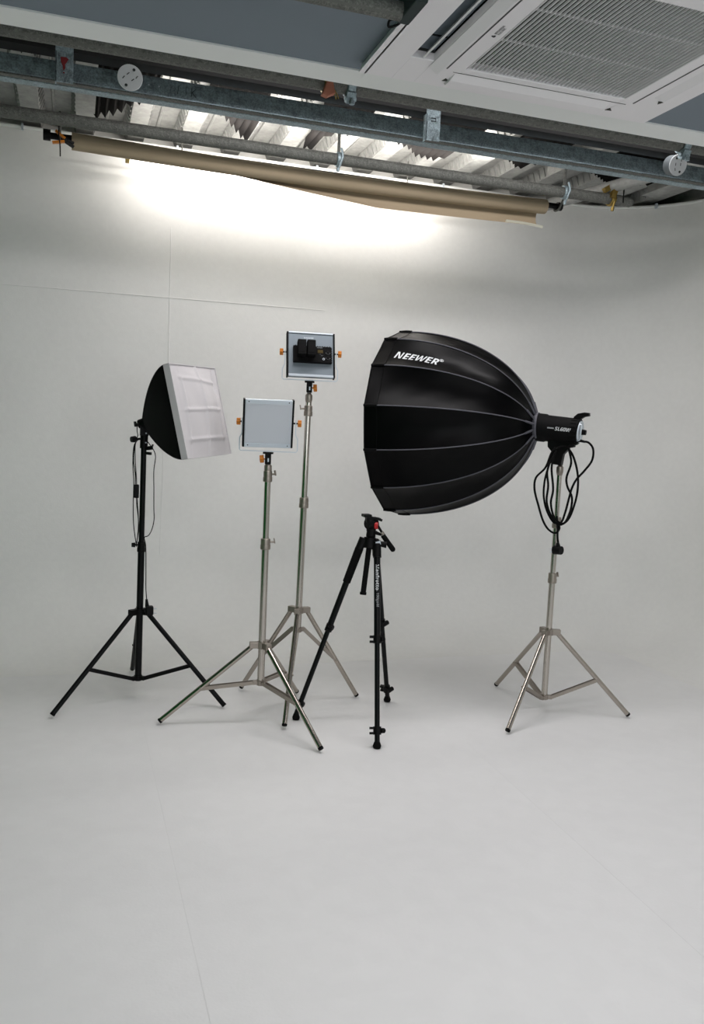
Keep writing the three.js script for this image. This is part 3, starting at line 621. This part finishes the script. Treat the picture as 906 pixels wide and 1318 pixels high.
  obj('screw_head', [-1, 1].map((s) => cyl(V(s * 0.017, bottom + 0.002, 0), V(s * 0.017, bottom + 0.0055, 0), 0.004, 0.004, 10)), M.alu, mount);
}
ledPanel({ label: 'square LED panel lamp with pale diffuser facing the room, orange knobs', c: V(0.896, 1.488, -4.069), az: -8 * RAD, tilt: -12 * RAD, roll: 0.5 * RAD, w: 0.244, h: 0.234, back: false, pivot: 0.004, bottom: -0.137, yokeAz: -16 * RAD, knobSide: -1, mountX: 0.005 });
ledPanel({ label: 'square LED panel lamp turned to the wall, two black batteries on its back', c: V(1.154, 1.842, -4.29), az: -8 * RAD, tilt: 18 * RAD, roll: 0 * RAD, w: 0.248, h: 0.24, back: true, pivot: 0.012, bottom: -0.128, yokeAz: -16 * RAD, knobSide: 1, mountX: 0.0 });

// ------------------------------------------------------------------ white fronted softbox
{
  const W = 0.51, H = 0.455, D = 0.33, lip = 0.03;
  const g = thing('softbox', 'black rectangular softbox with creased white front cloth', 'softbox', V(0.618, 1.534, -4.36));
  frameFrom(g, ...pose(55.9 * RAD, 13 * RAD, 1.7 * RAD));
  // four curved cloth panels from the rim to the lamp holder
  const k = (s) => (1 - Math.pow(s, 1.4)) * 0.93 + 0.07;
  const corner = [[-1, -1], [1, -1], [1, 1], [-1, 1]];
  for (let i = 0; i < 4; i++) {
    const a = corner[i], b = corner[(i + 1) % 4];
    const f = (u, v) => {
      const q = k(v), sag = 1 - 0.05 * Math.sin(Math.PI * u) * Math.sin(Math.PI * Math.min(1, v * 1.1));
      return V((a[0] + (b[0] - a[0]) * u) * W / 2 * q * sag, (a[1] + (b[1] - a[1]) * u) * H / 2 * q * sag, -lip - v * (D - lip));
    };
    obj('shell_panel', [shell(10, 22, f, (u, v) => V((a[0] + b[0]) / 2, (a[1] + b[1]) / 2, 0), 0.0015)], M.shellFabric, g);
    obj('corner_seam', [tube(Array.from({ length: 14 }, (_, n) => { const v = n / 13; return V(a[0] * W / 2 * k(v), a[1] * H / 2 * k(v), -lip - v * (D - lip)); }), 0.0022, 40, 6)], M.black, g);
  }
  // white cloth lip and front with fold lines
  const L = [];
  for (let i = 0; i < 4; i++) { const a = corner[i], b = corner[(i + 1) % 4]; L.push(shell(12, 4, (u, v) => V((a[0] + (b[0] - a[0]) * u) * (W / 2 + 0.003), (a[1] + (b[1] - a[1]) * u) * (H / 2 + 0.003), -lip * 1.05 + v * (lip * 1.05 + 0.002)), () => V((a[0] + b[0]) / 2, (a[1] + b[1]) / 2, 0), 0.003)); }
  obj('cloth_lip', L, M.diffuser, g);
  const ridge = (d, w) => Math.exp(-(d * d) / (w * w));
  const front = (u, v) => {
    const x = (u - 0.5) * 2, y = (v - 0.5) * 2;
    let z = 0.03 * (1 - x * x) * (1 - y * y) - 0.004;
    const inner = Math.max(Math.abs(x), Math.abs(y)) < 0.86 ? 1 : 0;
    z += 0.007 * ridge(x - 0.02 - 0.05 * y, 0.035) + 0.007 * (ridge(y - 0.02, 0.03) + ridge(y + 0.62, 0.03)) * (Math.abs(x) < 0.8 ? 1 : 0.2);
    z += 0.007 * (ridge(y - 0.68 + 0.06 * x, 0.035)) * (Math.abs(x) < 0.75 ? 1 : 0);
    z += 0.006 * (ridge(x + 0.72 - 0.06 * y, 0.03) + ridge(x - 0.74, 0.03)) * (Math.abs(y) < 0.7 ? 1 : 0.25);
    z -= 0.02 * ridge(x - 0.8, 0.09) * ridge(y - 0.55, 0.3);
    z += 0.004 * Math.sin(x * 7 + y * 3) * (1 - x * x) * (1 - y * y) * inner;
    return V(x * W / 2, y * H / 2, z);
  };
  obj('front_cloth', [shell(70, 70, front, () => V(0, 0, 1), 0.0015)], M.diffuser, g);
  obj('lamp_base', [cyl(V(0, 0, -D + 0.02), V(0, 0, -D - 0.03), 0.03, 0.024, 20)], M.black, g);
  // tilting holder down to the stand, upright in the room
  const inv = g.quaternion.clone().invert(), loc = (x, y, z) => V(x, y, z).sub(g.position).applyQuaternion(inv);
  const hold = obj('tilt_holder', [cyl(loc(0.35, 1.33, -4.545), loc(0.352, 1.405, -4.545), 0.02, 0.02, 20), bar(loc(0.351, 1.395, -4.545), loc(0.352, 1.475, -4.547), 0.042, 0.042, loc(0.35, 1.4, -3.5).sub(loc(0.35, 1.4, -4.5)).normalize())], M.black, g);
  obj('clamp_knob', [cyl(loc(0.33, 1.378, -4.535), loc(0.288, 1.374, -4.515), 0.006, 0.006, 8), cyl(loc(0.306, 1.376, -4.524), loc(0.285, 1.374, -4.514), 0.017, 0.015, 12)], M.black, hold);
  obj('clamp_knob', [cyl(loc(0.34, 1.455, -4.54), loc(0.305, 1.452, -4.522), 0.006, 0.006, 8), bar(loc(0.306, 1.44, -4.522), loc(0.302, 1.466, -4.52), 0.008, 0.018)], M.black, hold);
  obj('clip', [bar(loc(0.362, 1.33, -4.54), loc(0.392, 1.335, -4.52), 0.014, 0.02), bar(loc(0.388, 1.33, -4.523), loc(0.394, 1.352, -4.52), 0.012, 0.006), bar(loc(0.362, 1.306, -4.54), loc(0.386, 1.304, -4.523), 0.014, 0.014)], M.black, hold);
  obj('screw', [cyl(loc(0.358, 1.408, -4.522), loc(0.359, 1.408, -4.518), 0.004, 0.004, 8), cyl(loc(0.358, 1.36, -4.522), loc(0.359, 1.36, -4.518), 0.004, 0.004, 8)], M.alu, hold);
}
{
  const g = thing('mains_cable', 'thin black power cord with inline switch hanging on the black stand', 'cord');
  const cord = (pts) => tube(pts, 0.0026, pts.length * 8, 6);
  obj('cord', [cord([[0.345, 1.47, -4.53], [0.318, 1.455, -4.525], [0.314, 1.42, -4.527], [0.318, 1.395, -4.528], [0.314, 1.383, -4.53], [0.303, 1.335, -4.533], [0.3, 1.257, -4.526], [0.308, 1.198, -4.517], [0.309, 1.14, -4.511]]),
    cord([[0.329, 1.38, -4.529], [0.31, 1.36, -4.534], [0.307, 1.277, -4.526], [0.314, 1.178, -4.513], [0.318, 1.079, -4.503], [0.326, 0.968, -4.487], [0.323, 0.881, -4.478], [0.316, 0.83, -4.478]]),
    cord([[0.326, 1.383, -4.529], [0.303, 1.349, -4.535], [0.296, 1.257, -4.528], [0.301, 1.158, -4.515], [0.3, 1.039, -4.503], [0.303, 0.939, -4.491], [0.315, 0.849, -4.477], [0.32, 0.825, -4.48]]),
    cord([[0.316, 1.09, -4.505], [0.318, 1.04, -4.5], [0.325, 0.98, -4.492], [0.327, 0.91, -4.483], [0.318, 0.84, -4.476]]),
    cord([[0.362, 1.372, -4.515], [0.398, 1.321, -4.501], [0.406, 1.294, -4.495], [0.399, 1.222, -4.49], [0.4, 1.123, -4.479], [0.401, 1.023, -4.468], [0.402, 0.964, -4.461], [0.387, 0.904, -4.46], [0.372, 0.883, -4.462], [0.357, 0.878, -4.467], [0.366, 0.83, -4.5], [0.37, 0.7, -4.5], [0.372, 0.6, -4.5], [0.378, 0.53, -4.5]])], M.rubber, g);
  obj('switch', [box(0.026, 0.07, 0.02, 0.3145, 1.11, -4.505, 0.005)], M.black, g);
  obj('plug', [box(0.04, 0.048, 0.042, 0.392, 0.485, -4.5, 0.008), cyl(V(0.38, 0.505, -4.5), V(0.376, 0.545, -4.5), 0.011, 0.006, 12), bar(V(0.366, 0.488, -4.5), V(0.38, 0.488, -4.5), 0.03, 0.02)], M.black, g);
  obj('pin', [cyl(V(0.41, 0.494, -4.495), V(0.428, 0.496, -4.49), 0.0022, 0.0022, 8), cyl(V(0.41, 0.472, -4.495), V(0.428, 0.472, -4.49), 0.0022, 0.0022, 8)], M.alu, g);
}

// ------------------------------------------------------------------ large dome softbox
const HUB = V(2.334, 1.533, -4.029), OPEN = V(1.76, 1.514, -4.551);
{
  const g = thing('dome_softbox', 'large black dome softbox with grey seams and white lettering', 'softbox', OPEN);
  const ax = HUB.clone().sub(OPEN), L = ax.length(); ax.normalize();
  const up = V(0, 1, 0).addScaledVector(ax, -ax.y).normalize(), near = ax.clone().cross(up).normalize();
  if (near.dot(V(0, 1.5, 0).sub(OPEN)) < 0) near.negate();
  const R = 0.511, N = 14, ph = (k) => (87 - k * 360 / N) * RAD;
  const rad = (s) => R * Math.max(0.105, Math.sqrt(Math.max(0, 1 - Math.pow(Math.max(0, s), 2.05))));
  const dir = (a) => up.clone().multiplyScalar(Math.sin(a)).addScaledVector(near, Math.cos(a));
  const vert = (s, a, e = 0) => ax.clone().multiplyScalar(s * L).addScaledVector(dir(a), rad(s) + e);
  const gore = (kk) => (u, v) => {          // u across, v along the axis
    const a = vert(v, ph(kk)), b = vert(v, ph(kk + 1)), p = a.lerp(b, u);
    const m = dir((ph(kk) + ph(kk + 1)) / 2);
    return p.addScaledVector(m, -0.028 * Math.sin(Math.PI * u) * Math.sin(Math.PI * Math.min(1, v * 1.02)) * (rad(v) / R)
      + 0.0016 * Math.sin(v * 26 + u * 9 + kk) * Math.sin(Math.PI * u) * (v < 0.99 ? 1 : 0));
  };
  for (let k = 0; k < N; k++) {
    const m = dir((ph(k) + ph(k + 1)) / 2), sv = (v) => 1 - Math.pow(1 - v, 1.0);
    const f = gore(k), fe = (u, v) => f(u, 1 - Math.pow(1 - v, 1.6));
    obj('fabric_panel', [shell(8, 34, fe, () => m, 0.0012, (u, v) => [u * 0.23, v * 0.95])], M.domeFabric, g);
    const s = obj('seam', [tube(Array.from({ length: 26 }, (_, i) => vert(0.085 + 0.905 * (1 - Math.pow(1 - i / 25, 1.5)), ph(k), 0.002)), 0.003, 60, 6)], M.seam, g);
    obj('rod_pocket', [tube([vert(-0.004, ph(k), 0.001), vert(0.045, ph(k), 0.003), vert(0.09, ph(k), 0.002)], 0.0075, 10, 8)], M.blackMatte, g);
    // stitched line of the front hem
    obj('hem', [tube([f(0.02, 0.085).addScaledVector(m, 0.001), f(0.5, 0.085).addScaledVector(m, 0.001), f(0.98, 0.085).addScaledVector(m, 0.001)], 0.0012, 10, 5)], M.blackMatte, g);
    obj('rim_cord', [tube([f(0.02, 0.0), f(0.5, 0.0), f(0.98, 0.0)], 0.004, 10, 6)], M.blackMatte, g);
  }
  // white front cloth, facing away
  obj('front_cloth', [grid(N, 6, (u, v) => ax.clone().multiplyScalar(0.03 - 0.01 * (1 - v)).addScaledVector(dir(ph(0) - u * Math.PI * 2), Math.max(0.001, v * (R - 0.006))))], M.diffuser, g);
  const ring = (s0, s1, r0, r1) => cyl(ax.clone().multiplyScalar(s0), ax.clone().multiplyScalar(s1), r0, r1, 28);
  obj('speed_ring', [ring(L - 0.028, L + 0.004, 0.062, 0.072), ring(L + 0.004, L + 0.014, 0.074, 0.074)], M.seam, g);
  for (let k = 0; k < N; k++) obj('rod_joint', [cyl(vert(0.965, ph(k), 0.004), ax.clone().multiplyScalar(L - 0.002).addScaledVector(dir(ph(k)), 0.073), 0.006, 0.006, 8)], M.seam, g);
  // lettering printed on the panel below the top one
  const fk = gore(1), mk = dir((ph(1) + ph(2)) / 2);
  const place = (s0, v0) => (x, y) => fk(v0 - y / 0.215, s0 + x / L).addScaledVector(mk, 0.0022);
  const main = letters('NEEWER', 0.05, bold, place(0.12, 0.66), { stretch: 0.82, slant: 0.22 });
  obj('lettering', [main, letters('®', 0.02, bold, place(0.415, 0.5))], M.print, g);
}
// lamp head behind the dome
{
  const A = V(2.35, 1.529, -4.023), B = V(2.497, 1.514, -3.867);
  const g = thing('studio_lamp_head', 'black cylindrical studio lamp head with white lettering behind the dome', 'lamp', A);
  const z = B.clone().sub(A), L = z.length(); z.normalize();
  const x = V(0, 1, 0).cross(z).normalize(), y = z.clone().cross(x); frameFrom(g, x, y, z);       // z runs to the rear
  obj('body', [lathe([[0.001, -0.012], [0.071, -0.012], [0.074, -0.004], [0.074, 0.032], [0.069, 0.042], [0.068, L - 0.03], [0.068, L - 0.004], [0.064, L], [0.001, L]], 48).rotateX(Math.PI / 2)], M.blackMatte, g);
  obj('vent_ribs', Array.from({ length: 20 }, (_, k) => { const a = (k / 20) * Math.PI * 2; return box(0.005, 0.004, 0.032, 0.0685 * Math.cos(a), 0.0685 * Math.sin(a), L - 0.024).translate(0, 0, 0); }), M.black, g);
  obj('handle', [prism([[-0.03, 0.0], [-0.026, 0.022], [-0.01, 0.038], [0.022, 0.047], [0.042, 0.047], [0.044, 0.036], [0.022, 0.03], [0.006, 0.018], [0.0, 0.0]], 0.03, 0.003).rotateY(-Math.PI / 2).translate(0, 0.052, L - 0.008)], M.black, g);
  obj('control_plate', [cyl(V(0, 0, L), V(0, 0, L + 0.006), 0.058, 0.056, 36)], M.alu, g);
  obj('dial', [cyl(V(0.012, 0.0, L + 0.006), V(0.012, 0, L + 0.03), 0.015, 0.013, 20)], M.black, g);
  obj('rear_guard', [tube([[-0.035, 0.04, L], [-0.04, 0.035, L + 0.014], [-0.044, 0.0, L + 0.016], [-0.04, -0.04, L + 0.014], [-0.035, -0.045, L]], 0.004)], M.alu, g);
  // print wraps round the side that faces the room
  const rr = 0.0692, wrap = (x0, a0) => (px, py) => { const a = a0 + py / rr; return V(-rr * Math.cos(a), rr * Math.sin(a), x0 + px); };
  obj('print', [letters('SL60W', 0.019, bold, wrap(0.102, -0.08), { slant: 0.15 }), letters('NEEWER', 0.0062, bold, wrap(0.062, 0.02), { slant: 0.15 })], M.print, g);
  // yoke down to the stand
  const inv = g.quaternion.clone().invert(), loc = (a, b, c) => V(a, b, c).sub(A).applyQuaternion(inv);
  const yk = obj('yoke', [prism([[-0.055, 0.0], [0.06, 0.0], [0.052, -0.03], [0.03, -0.06], [0.026, -0.115], [-0.014, -0.115], [-0.018, -0.06], [-0.05, -0.03]], 0.036, 0.004).rotateY(-Math.PI / 2).translate(0, -0.064, 0.117)], M.black, g);
  obj('clamp_screw', [cyl(V(-0.018, -0.105, 0.105), V(-0.024, -0.105, 0.105), 0.009, 0.008, 14)], M.alu, yk);
  obj('tilt_lever', [cyl(V(0, -0.09, 0.12), V(0.0, -0.075, 0.19), 0.008, 0.01, 10), cyl(V(0, -0.076, 0.165), V(0, -0.068, 0.2), 0.015, 0.013, 12)], M.black, yk);
}
{
  const g = thing('power_cable', 'thick black power cable looped around the pole below the dome', 'cable');
  const c = (pts, dz = 0) => tube(pts.map(([a, b, d]) => V(a, b, d + dz)), 0.0056, pts.length * 8, 8);
  obj('cable', [
    c([[2.49, 1.472, -3.87], [2.512, 1.466, -3.855], [2.54, 1.462, -3.848], [2.563, 1.433, -3.837], [2.56, 1.373, -3.831], [2.522, 1.315, -3.837], [2.484, 1.269, -3.845], [2.462, 1.224, -3.847], [2.447, 1.167, -3.846], [2.429, 1.094, -3.844], [2.41, 1.045, -3.845], [2.379, 1.04, -3.855], [2.344, 1.09, -3.872], [2.324, 1.169, -3.887], [2.327, 1.25, -3.895], [2.346, 1.331, -3.897], [2.368, 1.404, -3.898], [2.4, 1.432, -3.892], [2.429, 1.435, -3.881]]),
    c([[2.375, 1.412, -3.896], [2.334, 1.31, -3.899], [2.339, 1.23, -3.889], [2.332, 1.15, -3.882], [2.352, 1.083, -3.868], [2.391, 1.032, -3.85], [2.433, 1.054, -3.839], [2.47, 1.144, -3.836], [2.485, 1.237, -3.841], [2.48, 1.317, -3.852], [2.456, 1.396, -3.868], [2.429, 1.435, -3.881]], 0.012),
    c([[2.368, 1.412, -3.899], [2.35, 1.331, -3.896], [2.358, 1.211, -3.88], [2.348, 1.139, -3.876], [2.372, 1.06, -3.86], [2.41, 1.041, -3.845], [2.44, 1.095, -3.841], [2.451, 1.175, -3.846], [2.427, 1.234, -3.86], [2.423, 1.274, -3.866], [2.445, 1.355, -3.867], [2.433, 1.423, -3.878]], 0.022),
    c([[2.378, 1.43, -3.9], [2.356, 1.399, -3.901], [2.327, 1.322, -3.903], [2.281, 1.268, -3.912], [2.274, 1.215, -3.908], [2.294, 1.128, -3.892], [2.322, 1.041, -3.874], [2.349, 1.002, -3.861], [2.38, 0.988, -3.849], [2.399, 1.013, -3.845], [2.391, 1.044, -3.852]], 0.006),
    c([[2.381, 1.076, -3.855], [2.387, 1.012, -3.849], [2.388, 0.964, -3.844], [2.392, 0.93, -3.838]], 0.012),
    c([[2.43, 1.43, -3.88], [2.45, 1.445, -3.872], [2.478, 1.462, -3.86], [2.49, 1.468, -3.862]], 0.01)], M.rubber, g);
  obj('strain_relief', [cyl(V(2.486, 1.473, -3.872), V(2.522, 1.464, -3.85), 0.009, 0.006, 12)], M.black, g);
  obj('plug', [cyl(V(2.389, 0.94, -3.83), V(2.392, 0.915, -3.826), 0.008, 0.014, 12), cyl(V(2.384, 0.9, -3.85), V(2.402, 0.902, -3.81), 0.024, 0.022, 20), box(0.034, 0.034, 0.02, 2.386, 0.902, -3.84, 0.005)], M.black, g);
  obj('pin', [cyl(V(2.375, 0.892, -3.84), V(2.357, 0.888, -3.846), 0.0028, 0.0028, 8), cyl(V(2.375, 0.908, -3.84), V(2.357, 0.906, -3.846), 0.0028, 0.0028, 8)], M.alu, g);
}

// ------------------------------------------------------------------ camera tripod
{
  const APEX = V(1.413, 0.915, -3.975);
  const g = thing('camera_tripod', 'black camera tripod with three legs standing apart below the dome', 'tripod', V(1.413, 0, -3.975));
  const loc = (x, y, z) => V(x - 1.413, y, z + 3.975);
  const legs = [[V(1.372, 0.915, -3.99), V(1.092, 0.03, -4.068)], [V(1.441, 0.905, -3.948), V(1.368, 0.03, -3.62)], [V(1.449, 0.905, -3.99), V(1.652, 0.03, -4.249)]];
  legs.forEach(([t, f], i) => {
    const a = loc(t.x, t.y, t.z), b = loc(f.x, f.y, f.z), d = b.clone().sub(a).normalize(), P = (s) => a.clone().lerp(b, s);
    const leg = obj('leg', [cyl(P(0.02), P(0.49), 0.0165, 0.0155, 20)], M.blackSatin, g);
    obj('hinge', [cyl(P(-0.03), P(0.06), 0.019, 0.021, 18)], M.black, leg);
    obj('lower_tube', [cyl(P(0.48), P(1.0), 0.0125, 0.0125, 18)], M.blackSatin, leg);
    const side = d.clone().cross(Y).normalize(), outw = side.clone().cross(d).normalize();
    const lockAt = (s, k) => [cyl(P(s - 0.02), P(s + 0.02), 0.019, 0.019, 16), bar(P(s - 0.012).addScaledVector(side, -0.036 * k), P(s - 0.012).addScaledVector(side, 0.012), 0.016, 0.011, d), bar(P(s + 0.013).addScaledVector(side, -0.036 * k), P(s + 0.013).addScaledVector(side, 0.012), 0.016, 0.011, d), cyl(P(s).addScaledVector(side, 0.012 * k).addScaledVector(outw, -0.02), P(s).addScaledVector(side, 0.03 * k).addScaledVector(outw, 0.01), 0.014, 0.012, 12)];
    const k = i === 0 ? 1 : i === 1 ? -1 : 1;
    obj('leg_lock', lockAt(0.49, k), M.black, leg);
    obj('leg_lock', lockAt(0.945, k), M.black, leg);
    obj('rubber_foot', [lathe([[0.001, 0.0], [0.017, 0.001], [0.02, 0.012], [0.016, 0.024], [0.012, 0.034], [0.001, 0.036]], 20).translate(b.x, 0, b.z)], M.rubber, leg);
    if (i === 0) obj('foam_sleeve', [cyl(P(0.03), P(0.225), 0.0215, 0.02, 20)], M.rubber, leg);
    if (i === 1) {
      // print runs down the front of this leg
      const toCam = V(0, 1.5, 0).sub(APEX); toCam.addScaledVector(d, -toCam.dot(d)).normalize();
      const sd = d.clone().cross(toCam).normalize(), rr = 0.0172;
      const wrap = (s0, off) => (px, py) => { const an = (py + off) / rr; return a.clone().addScaledVector(d, s0 + px).addScaledVector(toCam, rr * Math.cos(an)).addScaledVector(sd, -rr * Math.sin(an)); };
      const right = sd.clone().negate().x > 0 ? 1 : -1;
      obj('print', [letters('Manfrotto', 0.0165, bold, wrap(0.095, -0.007), { stretch: 1.15 })], M.print, leg);
      obj('print', [letters('. 190goM', 0.0125, bold, wrap(0.225, -0.007), { stretch: 1.1 })], M.printDim, leg);
    }
  });
  obj('centre_column', [cyl(loc(1.414, 0.945, -3.98), loc(1.384, 0.668, -3.962), 0.0135, 0.0135, 20), cyl(loc(1.3845, 0.672, -3.9625), loc(1.3835, 0.66, -3.962), 0.0165, 0.0165, 20)], M.blackMatte, g);
  obj('spider', [cyl(loc(1.409, 0.895, -3.977), loc(1.414, 0.945, -3.98), 0.034, 0.03, 24), bar(loc(1.412, 0.915, -3.977), loc(1.368, 0.918, -3.99), 0.034, 0.044), bar(loc(1.412, 0.915, -3.977), loc(1.442, 0.908, -3.948), 0.034, 0.044), bar(loc(1.412, 0.915, -3.977), loc(1.452, 0.906, -3.995), 0.034, 0.044)], M.black, g);
  obj('level_plate', [prism([[-0.012, -0.002], [0.012, 0.004], [0.016, -0.016], [0.01, -0.008], [-0.012, -0.008]], 0.003).translate(...loc(1.436, 0.932, -3.926).toArray())], M.alu, g);
  obj('column_knob', [cyl(loc(1.45, 0.918, -3.95), loc(1.486, 0.914, -3.935), 0.012, 0.017, 12)], M.black, g);
}
{
  const g = thing('tripod_head', 'black fluid tripod head with red ring and angled pan handle', 'tripod head', V(1.416, 0.945, -3.978));
  obj('base', [lathe([[0.001, 0], [0.023, 0], [0.024, 0.012], [0.022, 0.03], [0.024, 0.036], [0.024, 0.048], [0.001, 0.05]], 28)], M.black, g);
  obj('body', [cyl(V(-0.026, 0.07, 0.008), V(0.026, 0.07, -0.008), 0.026, 0.026, 24), box(0.046, 0.05, 0.04, -0.002, 0.068, 0, 0.008), box(0.036, 0.03, 0.04, -0.012, 0.09, 0, 0.006)], M.black, g);
  obj('red_ring', [cyl(V(0.018, 0.062, 0.012), V(0.028, 0.062, 0.02), 0.019, 0.017, 24)], M.red, g);
  obj('quick_plate', [box(0.04, 0.014, 0.05, -0.027, 0.11, 0, 0.003), bar(V(-0.03, 0.104, 0), V(0.042, 0.094, 0.004), 0.04, 0.01), bar(V(0.012, 0.1, 0.012), V(0.048, 0.088, 0.016), 0.022, 0.012)], M.black, g);
  obj('pan_lock', [cyl(V(0.02, 0.026, 0.01), V(0.05, 0.016, 0.016), 0.01, 0.006, 10)], M.black, g);
  const h = obj('pan_handle', [cyl(V(0.028, 0.062, 0.014), V(0.055, 0.022, 0.018), 0.0065, 0.0065, 12)], M.black, g);
  obj('clamp', [cyl(V(0.05, 0.03, 0.018), V(0.06, 0.014, 0.02), 0.0095, 0.0095, 12)], M.nickelSatin, h);
  obj('grip', [cyl(V(0.056, 0.014, 0.02), V(0.106, -0.054, 0.036), 0.0125, 0.0135, 16), new THREE.SphereGeometry(0.0135, 14, 10).translate(0.106, -0.054, 0.036)], M.rubber, h);
}

renderer.render(scene, camera);
